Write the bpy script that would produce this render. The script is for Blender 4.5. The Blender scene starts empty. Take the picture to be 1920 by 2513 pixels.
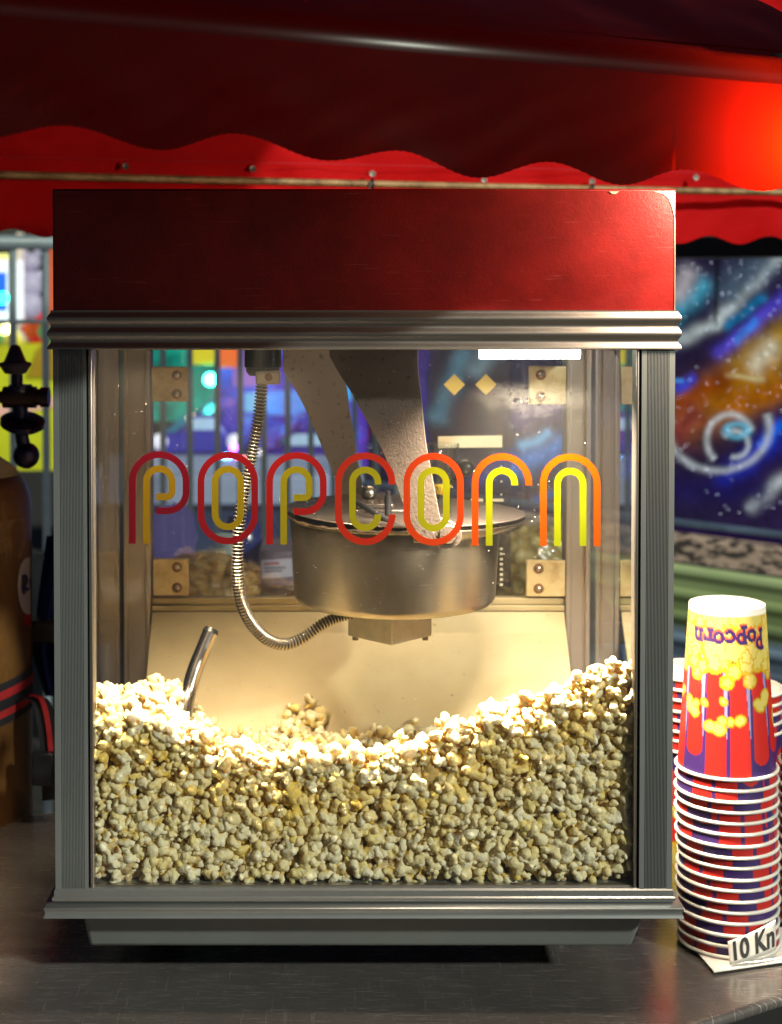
import bpy, bmesh, math, random
import numpy as np
from mathutils import Vector, Matrix
random.seed(7); RNG = np.random.default_rng(11)
S = bpy.context.scene
COL = S.collection
PI = math.pi
# ------------------------------------------------------------------ camera
F, UC, VC, A = 3337.0, 720.0, 693.2, math.radians(1.6)
CAM = Vector((0.0, -1.4, 1.565))
def P(u, v, Y):
    """measured point of the photograph (1680 x 2199 survey) at world depth Y"""
    a, b = (u-UC)/F, -(v-VC)/F
    d = Vector((a, math.cos(A)+b*math.sin(A), -math.sin(A)+b*math.cos(A)))
    return CAM + d*((Y-CAM.y)/d.y)
def G(u, v, z):
    """survey point that lies on the horizontal plane at height z"""
    a, b = (u-UC)/F, -(v-VC)/F
    d = Vector((a, math.cos(A)+b*math.sin(A), -math.sin(A)+b*math.cos(A)))
    return CAM + d*((z-CAM.z)/d.z)
cd = bpy.data.cameras.new('camera'); cam = bpy.data.objects.new('camera', cd); COL.objects.link(cam)
cam.location = CAM; cam.rotation_euler = (PI/2-A, 0, 0)
cd.sensor_fit = 'VERTICAL'; cd.sensor_height = 36; cd.sensor_width = 36*1920/2513; cd.lens = F/2199*36
cd.shift_x = (840-UC)/2199; cd.shift_y = -(1099.5-VC)/2199
cd.clip_start = 0.05; cd.clip_end = 500
cd.dof.use_dof = True; cd.dof.focus_distance = 1.43; cd.dof.aperture_fstop = 6.8
S.camera = cam
# ------------------------------------------------------------------ node helper
class NT:
    def __init__(s, name, world=False):
        s.m = bpy.data.materials.new(name); s.m.use_nodes = True
        s.t = s.m.node_tree; s.t.nodes.clear()
        s.out = s.t.nodes.new('ShaderNodeOutputMaterial')
    def n(s, typ, ins=None, **props):
        nd = s.t.nodes.new('ShaderNode'+typ)
        for k, v in props.items(): setattr(nd, k, v)
        for k, v in (ins or {}).items():
            sk = nd.inputs[k]
            if isinstance(v, bpy.types.NodeSocket): s.t.links.new(v, sk)
            else: sk.default_value = v
        return nd
    def coord(s, kind='Object', scale=(1,1,1), rot=(0,0,0), loc=(0,0,0)):
        tc = s.n('TexCoord')
        mp = s.n('Mapping', {'Vector': tc.outputs[kind], 'Scale': scale, 'Rotation': rot, 'Location': loc})
        return mp.outputs[0]
    def noise(s, scale, detail=3, rough=.55, vec=None, dist=0):
        i = {'Scale': scale, 'Detail': detail, 'Roughness': rough, 'Distortion': dist}
        if vec is None: vec = s.coord()
        i['Vector'] = vec
        return s.n('TexNoise', i).outputs[0]
    def ramp(s, fac, stops, interp='LINEAR'):
        r = s.n('ValToRGB', {'Fac': fac}); cr = r.color_ramp; cr.interpolation = interp
        while len(cr.elements) < len(stops): cr.elements.new(.5)
        for e, (p, c) in zip(cr.elements, stops):
            e.position = p; e.color = (c, c, c, 1) if isinstance(c, (int, float)) else (*c[:3], 1)
        return r.outputs[0]
    def mix(s, fac, a, b, blend='MIX'):
        m = s.n('Mix', data_type='RGBA', blend_type=blend)
        for sk, v in ((m.inputs[0], fac), (m.inputs[6], a), (m.inputs[7], b)):
            if isinstance(v, bpy.types.NodeSocket): s.t.links.new(v, sk)
            elif isinstance(v, (int, float)): sk.default_value = v
            else: sk.default_value = (*v[:3], 1)
        return m.outputs[2]
    def math(s, op, a, b=None, c=None):
        m = s.n('Math', operation=op)
        for k, v in enumerate((a, b, c)):
            if v is None: continue
            if isinstance(v, bpy.types.NodeSocket): s.t.links.new(v, m.inputs[k])
            else: m.inputs[k].default_value = v
        return m.outputs[0]
    def bump(s, h, strength=.3, dist=.001):
        return s.n('Bump', {'Height': h, 'Strength': strength, 'Distance': dist}).outputs[0]
    def bsdf(s, **kw):
        i = {}
        for k, v in kw.items():
            k = {'base': 'Base Color', 'rough': 'Roughness', 'metal': 'Metallic', 'normal': 'Normal', 'coat': 'Coat Weight', 'coatr': 'Coat Roughness',
                 'trans': 'Transmission Weight', 'ior': 'IOR', 'emit': 'Emission Color', 'es': 'Emission Strength', 'spec': 'Specular IOR Level',
                 'sheen': 'Sheen Weight', 'aniso': 'Anisotropic', 'alpha': 'Alpha'}[k]
            if k in ('Base Color', 'Emission Color') and not isinstance(v, bpy.types.NodeSocket): v = (*v[:3], 1)
            i[k] = v
        return s.n('BsdfPrincipled', i).outputs[0]
    def done(s, sh):
        s.t.links.new(sh, s.out.inputs[0]); return s.m
def plain(name, base, rough=.5, metal=0, var=.15, vs=30, bump=0, bs=200, coat=0, es=0, emit=None, spec=.5):
    t = NT(name)
    nz = t.noise(vs, 4)
    c = t.mix(nz, tuple(x*(1-var) for x in base), tuple(min(1, x*(1+var)) for x in base))
    kw = dict(base=c, rough=t.math('ADD', t.math('MULTIPLY', nz, .16), max(0, rough-.08)), metal=metal, coat=coat, spec=spec)
    if bump: kw['normal'] = t.bump(t.noise(bs, 3), bump, .0006)
    if es:
        kw['emit'] = c if emit is None else emit; kw['es'] = es
    return t.done(t.bsdf(**kw))
# ------------------------------------------------------------------ mesh helper
class MB:
    def __init__(s): s.v = []; s.f = []; s.m = []; s.cur = 0; s.col = []; s.usecol = False; s.c = (1, 1, 1)
    def add(s, vs, fs):
        o = len(s.v); s.v += [tuple(x) for x in vs]; s.f += [tuple(i+o for i in f) for f in fs]
        s.m += [s.cur]*len(fs); s.col += [s.c]*len(vs); return s
    def box(s, x0, x1, y0, y1, z0, z1):
        return s.add([(x0,y0,z0),(x1,y0,z0),(x1,y1,z0),(x0,y1,z0),(x0,y0,z1),(x1,y0,z1),(x1,y1,z1),(x0,y1,z1)],
                     [(0,3,2,1),(4,5,6,7),(0,1,5,4),(1,2,6,5),(2,3,7,6),(3,0,4,7)])
    def obox(s, c, ax, ay, az):
        """box from centre and three half-axis vectors"""
        c, ax, ay, az = map(Vector, (c, ax, ay, az)); vs = []
        for sz in (-1, 1):
            for sx, sy in ((-1,-1),(1,-1),(1,1),(-1,1)): vs.append(c+ax*sx+ay*sy+az*sz)
        return s.add(vs, [(0,3,2,1),(4,5,6,7),(0,1,5,4),(1,2,6,5),(2,3,7,6),(3,0,4,7)])
    def lathe(s, prof, c=(0,0,0), n=48, ax=(0,0,1), closed=False):
        """prof: list of (r, h)"""
        ax = Vector(ax).normalized(); e1 = ax.orthogonal().normalized(); e2 = ax.cross(e1); c = Vector(c)
        if abs(ax.z) > .999: e1 = Vector((1,0,0)); e2 = Vector((0,1,0))*(1 if ax.z > 0 else -1)
        vs = []; fs = []
        for r, h in prof:
            for k in range(n):
                a = 2*PI*k/n; vs.append(c+ax*h+(e1*math.cos(a)+e2*math.sin(a))*r)
        m = len(prof)
        for i in range(m-1 if not closed else m):
            j = (i+1) % m
            for k in range(n):
                k2 = (k+1) % n; fs.append((i*n+k, i*n+k2, j*n+k2, j*n+k))
        if not closed:
            if prof[0][0] > 1e-6: fs.append(tuple(range(n))[::-1])
            if prof[-1][0] > 1e-6: fs.append(tuple(range((m-1)*n, m*n)))
        return s.add(vs, fs)
    def cyl(s, a, b, r, r2=None, n=20):
        a, b = Vector(a), Vector(b); d = b-a
        return s.lathe([(r, 0), (r if r2 is None else r2, d.length)], a, n, d)
    def sphere(s, c, r, n=20, sc=(1,1,1)):
        m = n//2; vs = []; fs = []; c = Vector(c)
        for i in range(m+1):
            t = PI*i/m
            for k in range(n):
                a = 2*PI*k/n; vs.append(c+Vector((r*sc[0]*math.sin(t)*math.cos(a), r*sc[1]*math.sin(t)*math.sin(a), r*sc[2]*math.cos(t))))
        for i in range(m):
            for k in range(n): fs.append((i*n+k, (i+1)*n+k, (i+1)*n+(k+1) % n, i*n+(k+1) % n))
        return s.add(vs, fs)
    def tube(s, pts, rad, n=14, cap=True):
        pts = [Vector(p) for p in pts]; m = len(pts); vs = []; fs = []
        rad = rad if hasattr(rad, '__len__') else [rad]*m
        t0 = (pts[1]-pts[0]).normalized(); nrm = t0.orthogonal().normalized()
        for i in range(m):
            t = (pts[min(i+1, m-1)]-pts[max(i-1, 0)]).normalized()
            nrm = (nrm-t*nrm.dot(t)).normalized(); bn = t.cross(nrm)
            for k in range(n):
                a = 2*PI*k/n; vs.append(pts[i]+(nrm*math.cos(a)+bn*math.sin(a))*rad[i])
        for i in range(m-1):
            for k in range(n): fs.append((i*n+k, i*n+(k+1) % n, (i+1)*n+(k+1) % n, (i+1)*n+k))
        if cap: fs += [tuple(range(n))[::-1], tuple(range((m-1)*n, m*n))]
        return s.add(vs, fs)
    def prism(s, poly, off):
        """closed polygon of 3-D points extruded by vector off"""
        off = Vector(off); n = len(poly); poly = [Vector(p) for p in poly]
        return s.add(poly+[p+off for p in poly], [tuple(range(n))[::-1], tuple(range(n, 2*n))]+[(i, (i+1) % n, n+(i+1) % n, n+i) for i in range(n)])
    def grid(s, fn, nu, nv):
        vs = [fn(i/nu, j/nv) for j in range(nv+1) for i in range(nu+1)]; w = nu+1
        return s.add(vs, [(j*w+i, j*w+i+1, (j+1)*w+i+1, (j+1)*w+i) for j in range(nv) for i in range(nu)])
    def ringrect(s, prof, x0, x1, y0, y1, cap=True):
        """moulding swept round a rectangle (mitred); prof: (outward offset, z)"""
        vs = []; fs = []
        for o, z in prof: vs += [(x0-o,y0-o,z),(x1+o,y0-o,z),(x1+o,y1+o,z),(x0-o,y1+o,z)]
        m = len(prof)
        for i in range(m-1):
            for k in range(4): fs.append((i*4+k, i*4+(k+1) % 4, (i+1)*4+(k+1) % 4, (i+1)*4+k))
        if cap: fs += [(3,2,1,0), tuple(range((m-1)*4, m*4))]
        else: fs += [((m-1)*4+k, (m-1)*4+(k+1) % 4, (k+1) % 4, k) for k in range(4)]
        return s.add(vs, fs)
    def stroke(s, pts, w, nrm, th=.0003):
        """flat ribbon of width w along pts lying in the plane with normal nrm"""
        pts = [Vector(p) for p in pts]; nrm = Vector(nrm); closed = (pts[0]-pts[-1]).length < 1e-7
        if closed: pts = pts[:-1]
        m = len(pts); vs = []; fs = []
        for i in range(m):
            if closed: t = pts[(i+1) % m]-pts[i-1]
            else: t = pts[min(i+1, m-1)]-pts[max(i-1, 0)]
            sd = nrm.cross(t.normalized()); vs += [pts[i]+sd*w/2, pts[i]-sd*w/2]
        for i in range(m if closed else m-1):
            j = (i+1) % m; fs.append((2*i, 2*i+1, 2*j+1, 2*j))
        return s.add(vs, fs)
def wloc(p):
    v = Vector((0,0,0))
    while p is not None: v = v+p.location; p = p.parent
    return v
def obj(name, mb, mats, parent=None, smooth=35, bevel=0, seg=2, base=None, local=False):
    me = bpy.data.meshes.new(name)
    off = Vector((0,0,0)) if local else (wloc(parent) if parent is not None else (Vector(base) if base is not None else Vector((0,0,0))))
    me.from_pydata([Vector(v)-off for v in mb.v], [], mb.f)
    for m in (mats if isinstance(mats, (list, tuple)) else [mats]): me.materials.append(m)
    if any(mb.m): me.polygons.foreach_set('material_index', mb.m)
    if mb.usecol:
        ca = me.color_attributes.new('col', 'FLOAT_COLOR', 'POINT')
        ca.data.foreach_set('color', np.concatenate([np.array(mb.col, float), np.ones((len(mb.v), 1))], 1).ravel())
    me.update(); bm = bmesh.new(); bm.from_mesh(me); bmesh.ops.recalc_face_normals(bm, faces=bm.faces); bm.to_mesh(me); bm.free()
    if smooth:
        me.shade_smooth(); me.set_sharp_from_angle(angle=math.radians(smooth))
    o = bpy.data.objects.new(name, me); COL.objects.link(o)
    if parent is not None: o.parent = parent
    elif base is not None and not local: o.location = base
    if bevel:
        b = o.modifiers.new('bevel', 'BEVEL'); b.width = bevel; b.segments = seg; b.limit_method = 'ANGLE'; b.angle_limit = math.radians(40); b.harden_normals = False
    return o
def tag(o, label=None, cat=None, group=None, kind=None):
    if label: o['label'] = label
    if cat: o['category'] = cat
    if group: o['group'] = group
    if kind: o['kind'] = kind
    return o
def thing(name, label, cat, loc=(0,0,0), group=None):
    o = bpy.data.objects.new(name, None); COL.objects.link(o); o.location = loc; o.empty_display_size = .05
    return tag(o, label, cat, group)
def text_mb(body, size, place, bold=.012):
    """lettering from the built-in font; place maps (x, y) of the text plane to a point"""
    cu = bpy.data.curves.new('txt', 'FONT'); cu.body = body; cu.size = size; cu.offset = bold*size; cu.align_x = 'CENTER'; cu.align_y = 'CENTER'; cu.resolution_u = 6
    o = bpy.data.objects.new('txt', cu); COL.objects.link(o)
    dg = bpy.context.evaluated_depsgraph_get(); me = bpy.data.meshes.new_from_object(o.evaluated_get(dg))
    mb = MB(); mb.add([place(v.co.x, v.co.y) for v in me.vertices], [tuple(p.vertices) for p in me.polygons])
    bpy.data.objects.remove(o); bpy.data.curves.remove(cu); bpy.data.meshes.remove(me)
    return mb
def spline(pts, n):
    """Catmull-Rom through pts, n samples per span"""
    pts = [Vector(p) for p in pts]; q = [pts[0]*2-pts[1]]+pts+[pts[-1]*2-pts[-2]]; out = []
    for i in range(1, len(q)-2):
        for k in range(n):
            t = k/n; a, b, c, d = q[i-1:i+3]
            out.append(.5*((2*b)+(c-a)*t+(2*a-5*b+4*c-d)*t*t+(3*b-a-3*c+d)*t**3))
    return out+[pts[-1]]
def smooth_noise(x, y, seed=0):
    return (math.sin(x*1.7+seed)*math.cos(y*2.3-seed*1.3)+.5*math.sin(x*4.1+y*3.7+seed*2.1)+.3*math.sin(x*9.3-y*7.9+seed))/1.8
# ------------------------------------------------------------------ materials
def m_alu(name, base, rough, stretch=(1,1,60), mt=.75):
    t = NT(name); st = t.noise(90, 4, .6, t.coord(scale=stretch)); bl = t.noise(9, 4)
    c = t.mix(bl, tuple(x*.78 for x in base), tuple(min(1, x*1.12) for x in base))
    r = t.math('ADD', t.math('MULTIPLY', st, .2), rough-.1)
    return t.done(t.bsdf(base=c, rough=r, metal=mt, normal=t.bump(st, .03, .0002)))
M_POST = m_alu('anodised_aluminium', (.245,.262,.268), .48, (60,60,1), .45)
M_TRIM = m_alu('trim_aluminium', (.46,.42,.385), .34, (1,60,60), .96)
M_RAIL = m_alu('rail_aluminium', (.37,.385,.39), .38, (1,60,60))
M_RPOST = m_alu('rear_post_steel', (.40,.35,.31), .42, (60,60,1), .6)
M_TRAY = plain('grey_tray_paint', (.19,.205,.205), .6, .3, .2, 12, .15, 300)
def m_signred():
    t = NT('red_hammered_paint')
    fl = t.n('TexVoronoi', {'Vector': t.coord(), 'Scale': 420}).outputs[0]
    nz = t.noise(900, 2); bl = t.noise(7, 4)
    c = t.mix(bl, (.16,.004,.004), (.26,.008,.006))
    scr = t.ramp(t.noise(7, 4, .6, t.coord(scale=(3, 1, 70), rot=(0, .5, 0))), [(.66, 0), (.70, 1)]); c = t.mix(t.math('MULTIPLY', scr, .35), c, (.5,.09,.07))
    c = t.mix(1.0, c, t.ramp(t.noise(14, 5, .65), [(.3, .6), (.6, 1.0)]), 'MULTIPLY')
    h = t.math('ADD', t.math('MULTIPLY', nz, .7), t.math('ADD', t.math('MULTIPLY', t.noise(240, 3), .6), t.math('MULTIPLY', t.noise(9, 2), 2.5)))
    return t.done(t.bsdf(base=c, rough=t.math('ADD', t.math('MULTIPLY', bl, .15), .26), metal=.15, normal=t.bump(h, .35, .0006), coat=.25, coatr=.25))
M_SIGN = m_signred()
M_CHIP = plain('bare_metal_chip', (.32,.27,.2), .5, .7, .4, 120)
def m_glass(name, dirt=0.0, stain=False, tint=(1,1,1)):
    t = NT(name)
    fr = t.math('ADD', t.math('MULTIPLY', t.math('POWER', t.n('LayerWeight', {'Blend': .5}).outputs['Facing'], 5.0), .957), .043)
    f2 = t.math('MINIMUM', t.math('MULTIPLY', fr, 1.75), 1.0)
    gl = t.n('BsdfGlossy', {'Color': (1,1,1,1), 'Roughness': .02}).outputs[0]
    tr = t.n('BsdfTransparent', {'Color': (*tint, 1)}).outputs[0]
    sh = t.n('MixShader', {0: f2, 1: tr, 2: gl}).outputs[0]
    if dirt:
        w = t.coord()
        sm = t.ramp(t.noise(5, 5, .6, w, .6), [(.35, 0), (.75, 1)])
        sp = t.ramp(t.n('TexVoronoi', {'Vector': w, 'Scale': 190}).outputs[0], [(.0, 1), (.075, 1), (.10, 0)])
        gate = t.ramp(t.noise(60, 2, .5, w), [(.54, 0), (.58, 1)])
        sc = t.noise(3, 3, .5, t.coord(scale=(120, 1, 6), rot=(0, .5, 0)))
        sc = t.ramp(sc, [(.70, 0), (.76, 1)])
        d = t.math('ADD', t.math('MULTIPLY', sm, dirt*.5), dirt*.35)
        d = t.math('ADD', d, t.math('MULTIPLY', t.math('MULTIPLY', sp, gate), .55))
        d = t.math('ADD', d, t.math('MULTIPLY', sc, dirt*.8))
        if stain:   # dried condensation bubbles in the upper right corner
            sx = t.n('SeparateXYZ', {'Vector': w})
            px, pz = P(1115, 800, 0).x-.026, P(1115, 795, 0).z-.893
            dx = t.math('MULTIPLY', t.math('SUBTRACT', sx.outputs[0], px), 1/.088); dz = t.math('MULTIPLY', t.math('SUBTRACT', sx.outputs[2], pz), 1/.042)
            rr = t.math('SQRT', t.math('ADD', t.math('MULTIPLY', dx, dx), t.math('MULTIPLY', dz, dz)))
            rr = t.math('ADD', rr, t.math('MULTIPLY', t.math('SUBTRACT', t.noise(45, 4, .6, w), .5), 1.1))
            area = t.ramp(rr, [(.45, 1), (1.0, 0)])
            vo = t.n('TexVoronoi', {'Vector': t.mix(.02, w, t.n('TexNoise', {'Vector': w, 'Scale': 60.0}).outputs[1]), 'Scale': 230}, feature='F1').outputs[0]
            ring = t.ramp(vo, [(.16, .0), (.30, .10), (.38, 1), (.46, .35), (.8, .55)])
            d = t.math('ADD', d, t.math('MULTIPLY', t.math('MULTIPLY', area, ring), .035))
        d = t.math('MINIMUM', d, .7)
        df = t.n('BsdfDiffuse', {'Color': (.78,.76,.72,1)}).outputs[0]; tl = t.n('BsdfTranslucent', {'Color': (.78,.76,.72,1)}).outputs[0]
        dd = t.n('MixShader', {0: .5, 1: df, 2: tl}).outputs[0]
        sh = t.n('MixShader', {0: d, 1: sh, 2: dd}).outputs[0]
    return t.done(sh)
M_GLASSF = m_glass('front_pane_glass', .009, True)
M_GLASSS = m_glass('side_pane_glass', .006)
M_GLASSR = m_glass('rear_pane_glass', .006, tint=(.93,.95,.95))
def m_vcol(name, rough=.5, es=0, coat=0, transl=0, var=0, spec=.5):
    t = NT(name); c = t.n('VertexColor', layer_name='col').outputs[0]
    if var: c = t.mix(1.0, c, t.ramp(t.noise(60, 4), [(.2, 1-var), (.8, 1.0)]), 'MULTIPLY')
    sh = t.bsdf(base=c, rough=rough, coat=coat, spec=spec, **({'emit': c, 'es': es} if es else {}))
    if transl:
        sh = t.n('MixShader', {0: transl, 1: sh, 2: t.n('BsdfTranslucent', {'Color': c}).outputs[0]}).outputs[0]
    return t.done(sh)
M_LET = m_vcol('vinyl_lettering', .45, transl=.10, es=.05)  # slight emission added so the letters look backlit
def m_cream():
    t = NT('grease_stained_cream'); b = t.noise(6, 6, .6); c = t.ramp(b, [(.3, (.36,.28,.145)), (.6, (.45,.375,.225)), (.8, (.49,.42,.28))])
    sp = t.ramp(t.noise(150, 2), [(.70, 1), (.76, .55)])
    return t.done(t.bsdf(base=t.mix(1.0, c, sp, 'MULTIPLY'), rough=.42, metal=.15, normal=t.bump(t.noise(300, 3), .1, .0003)))
M_CREAM = m_cream()
def m_bracket():
    t = NT('stained_steel_plate'); b = t.noise(24, 6, .65); c = t.ramp(b, [(.25, (.32,.19,.07)), (.5, (.66,.52,.27)), (.8, (.78,.68,.45))])
    return t.done(t.bsdf(base=c, rough=.45, metal=.35, normal=t.bump(t.noise(200, 3), .15, .0004)))
M_BRACK = m_bracket()
M_SCREW = plain('screw_steel', (.5,.46,.4), .3, 1, .3, 200)
M_RUST = plain('rust_ring', (.16,.07,.025), .8, 0, .5, 300)
def m_kettle():
    t = NT('brushed_kettle_steel'); st = t.noise(14, 5, .7, t.coord(scale=(6, 6, 220))); b = t.noise(18, 5, .6)
    sx = t.n('SeparateXYZ', {'Vector': t.coord()}).outputs[2]
    burn = t.ramp(t.math('ADD', t.math('MULTIPLY', t.math('SUBTRACT', sx, P(848,1104,.2).z-.893), 22.0), t.math('ADD', 1.0, t.math('MULTIPLY', t.math('SUBTRACT', b, .5), 1.1))), [(.45, 0), (1.05, 1)])
    c = t.mix(st, (.15,.135,.115), (.32,.29,.25)); c = t.mix(t.math('MULTIPLY', t.ramp(b, [(.45, 0), (.75, 1)]), .5), c, (.2,.15,.09))
    c = t.mix(t.math('MULTIPLY', burn, .75), c, (.05,.035,.02))
    scr = t.ramp(t.noise(9, 4, .6, t.coord(scale=(3, 3, 60), rot=(0, .35, .2))), [(.66, 0), (.72, 1)])
    c = t.mix(t.math('MULTIPLY', scr, .35), c, (.7,.66,.58))
    return t.done(t.bsdf(base=c, rough=t.math('ADD', t.math('MULTIPLY', st, .2), .22), metal=.95, normal=t.bump(st, .12, .0004)))
M_KETTLE = m_kettle()
M_LID = plain('lid_steel', (.13,.11,.10), .30, .8, .35, 20, .1, 120)
M_GREASE = plain('burnt_grease', (.035,.022,.012), .45, 0, .5, 120, .4, 500)
def m_hammer(name, base, sp):
    t = NT(name); nz = t.noise(420, 2); b = t.noise(12, 5, .6); dk = t.ramp(t.noise(130, 3, .6), [(.60, 1), (.70, .45)])
    c = t.mix(b, tuple(x*.7 for x in base), base); c = t.mix(1.0, c, dk, 'MULTIPLY')
    return t.done(t.bsdf(base=c, rough=.42, metal=sp, normal=t.bump(nz, .55, .0008)))
M_ARM = m_hammer('hammered_arm_paint', (.13,.105,.09), .5)
M_ARM2 = m_hammer('pale_arm_paint', (.42,.36,.31), .3)
M_BLACK = plain('black_plastic', (.012,.013,.016), .35, 0, .3, 60)
M_WHITEP = plain('cream_plastic', (.36,.31,.24), .4, 0, .15, 60)
M_CONDUIT = plain('conduit_steel', (.46,.43,.38), .24, 1, .2, 80)
M_CHROME = plain('worn_tube_steel', (.62,.57,.52), .2, 1, .15, 30)
# ------------------------------------------------------------------ popcorn machine
ZC = .893                                                     # counter height
def X(u, Y=0, v=1300): return P(u, v, Y).x
def Z(v, Y=0, u=780): return P(u, v, Y).z
xl, xr = X(116.5), X(1447)
YB = .42
mach = thing('popcorn_machine', 'glass sided popcorn machine with red sign box, popcorn lettering and hanging kettle', 'popcorn machine', ((xl+xr)/2, .2, ZC))
zt0, zt1, zb0 = Z(668), Z(405), Z(749)
# sign box with its chipped corner
b = MB().box(xl-.0005, xr+.001, .004, .40, zt0-.004, zt1)
sb = obj('sign_box', b, M_SIGN, mach, bevel=.0016)
c = MB(); z = zt1
def on_sign(pts): return [P(u, v, .0032) for u, v in pts]
c.prism(on_sign([(1404,411.5),(1425,416),(1437,428),(1444,446),(1449.4,470),(1450,412.2)]), (0,-.0004,0))
obj('paint_chip', c, M_CHIP, sb, smooth=0); c = MB()
c.prism(on_sign([(1308,411),(1314,416),(1322,417),(1330,411)]), (0,-.0004,0))
obj('paint_chip', c, M_CHIP, sb, smooth=0); c = MB()
c.prism(on_sign([(1448.6,460),(1449,560),(1448.6,668),(1450.2,668),(1450.3,470)]), (0,-.0004,0))
obj('paint_chip', c, M_CHIP, sb, smooth=0)
# fluted top moulding
prof = []
for k in range(41):
    w = k/40; o = .0030+.0015*math.cos(w*2*PI*2.5); prof.append((max(o, .0008), zb0+(zt0-zb0)*w))
prof = [(-.02, zb0-.0005), (.0040, zb0-.0005)]+prof+[(.0016, zt0+.0006), (-.02, zt0+.0006)]
obj('top_moulding', MB().ringrect(prof, xl-.0005, xr+.001, .002, .41, False), M_TRIM, mach, smooth=50)
# base: rail, drip ledge, tray, feet
zr0, zr1 = Z(1932), Z(1908)
prof = [(-.02, zr0-.001), (.0020, zr0-.001), (.0028, zr0+.0012), (.0028, zr0+.0024), (.0012, zr0+.0036), (.0010, zr1-.0015), (-.0005, zr1), (-.02, zr1)]
obj('base_rail', MB().ringrect(prof, xl, xr, .0, .41), M_RAIL, mach, smooth=40)
zl = Z(1945); o_ = X(116.5)-X(92.5)
prof = [(-.03, Z(1968.5)), (o_-.0015, Z(1968.5)), (o_, Z(1966.5)), (o_-.0008, Z(1962)), (o_-.0016, Z(1957)), (o_-.0008, Z(1951)), (o_, Z(1946.5)), (o_-.001, zl+.0006), (.002, zr0-.0012), (-.03, zr0-.0012)]
obj('drip_ledge', MB().ringrect(prof, xl, xr, .004, .41), M_RAIL, mach, smooth=40)
yt = .03; zt_, zbm = Z(1969, yt)+.003, Z(2033, yt+.012)
tx0, tx1, bx0, bx1 = X(177, yt, 1972), X(1386, yt, 1972), X(187, yt, 2033), X(1362, yt, 2033)
t = MB().add([(bx0,yt+.012,zbm),(bx1,yt+.012,zbm),(bx1,.36,zbm),(bx0,.36,zbm),(tx0,yt,zt_),(tx1,yt,zt_),(tx1,.38,zt_),(tx0,.38,zt_)],
             [(0,3,2,1),(4,5,6,7),(0,1,5,4),(1,2,6,5),(2,3,7,6),(3,0,4,7)])
obj('base_tray', t, M_TRAY, mach, bevel=.004, seg=3)
for fx in (bx0+.05, bx1-.05):
    for fy in (.20, .33):
        obj('foot', MB().lathe([(.014, ZC-.0005), (.017, ZC+.004), (.015, ZC+.02), (.012, zbm+.002)], (fx, fy, 0), 24), M_BLACK, mach)
# corner posts with fluted faces
def post(x0, x1, r0, r1, y0, y1, z0, z1, n):
    """post between x0..x1 whose front shows n flutes between r0 and r1"""
    pr = [(x0, y1), (x0, y0)]
    for k in range(n):
        a = r0+(r1-r0)*k/n; w = (r1-r0)/n
        pr += [(a, y0), (a+w*.12, y0+.0009), (a+w*.45, y0+.0009), (a+w*.57, y0)]
    pr += [(r1, y0), (x1, y0), (x1, y1)]
    return MB().prism([(x, y, z0) for x, y in pr], (0,0,z1-z0))
zp0, zp1 = Z(1909.5), zb0
obj('front_post', post(xl, X(187), X(130), X(181), .0, .030, zp0, zp1, 16), M_POST, mach, smooth=0)
obj('front_post', post(X(1376), xr, X(1387), X(1436), .0, .030, zp0, zp1, 16), M_POST, mach, smooth=0)
for u0, u1 in ((187.5, 191), (1371.8, 1375.5)): obj('gasket', MB().box(X(u0), X(u1), .008, .03, zp0, zp1), M_BLACK, mach)
for u0, u1 in ((191.5, 199), (1365, 1371.3)):
    obj('pane_channel', MB().box(X(u0), X(u1), .0015, .022, zp0, zp1), M_TRIM, mach, bevel=.0008)
# rear posts, rail, sloping back plate
zrt = Z(690, YB)
for (u0, u1) in ((266, 325), (1214, 1267)):
    a, b_ = X(u0, YB), X(u1, YB); mid = (a+b_)/2
    m = MB().box(a, b_, YB, YB+.03, ZC+.09, zrt)
    m.box(a+.0004, a+.006, YB-.004, YB-.0002, ZC+.09, zrt); m.box(b_-.006, b_-.0004, YB-.004, YB-.0002, ZC+.09, zrt)
    obj('rear_post', m, M_RPOST, mach, bevel=.0008)
xa, xb = X(326.5, YB), X(1212.5, YB)
m = MB().box(xa, xb, YB+.002, YB+.016, Z(1299, YB), Z(1285, YB)); m.box(xa, xb, YB-.002, YB+.018, Z(1312, YB), Z(1299.6, YB))
obj('rear_rail', m, M_CREAM, mach, bevel=.001)
zp_top = Z(1314, YB)
def ramp_z(y): return zp_top-1.07*(YB-y)
rp = [P(326, 1314, YB), P(1212, 1314, YB)]
yb_ = .22
m = MB().add([(xa+.001, YB-.003, zp_top), (xb-.001, YB-.003, zp_top), (xb-.001, YB-.02, zp_top-.021), (xb-.001, yb_, ramp_z(yb_)), (xa+.001, yb_, ramp_z(yb_)), (xa+.001, YB-.02, zp_top-.021)], [(0,1,2,3,4,5)])
ob = obj('back_plate', m, M_CREAM, mach, smooth=0)
sd = ob.modifiers.new('sheet', 'SOLIDIFY'); sd.thickness = .0025; sd.offset = 0
obj('cabinet_floor', MB().box(xl+.006, xr-.006, .024, YB, Z(1909)-.004, Z(1909)), M_TRAY, mach)
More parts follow.
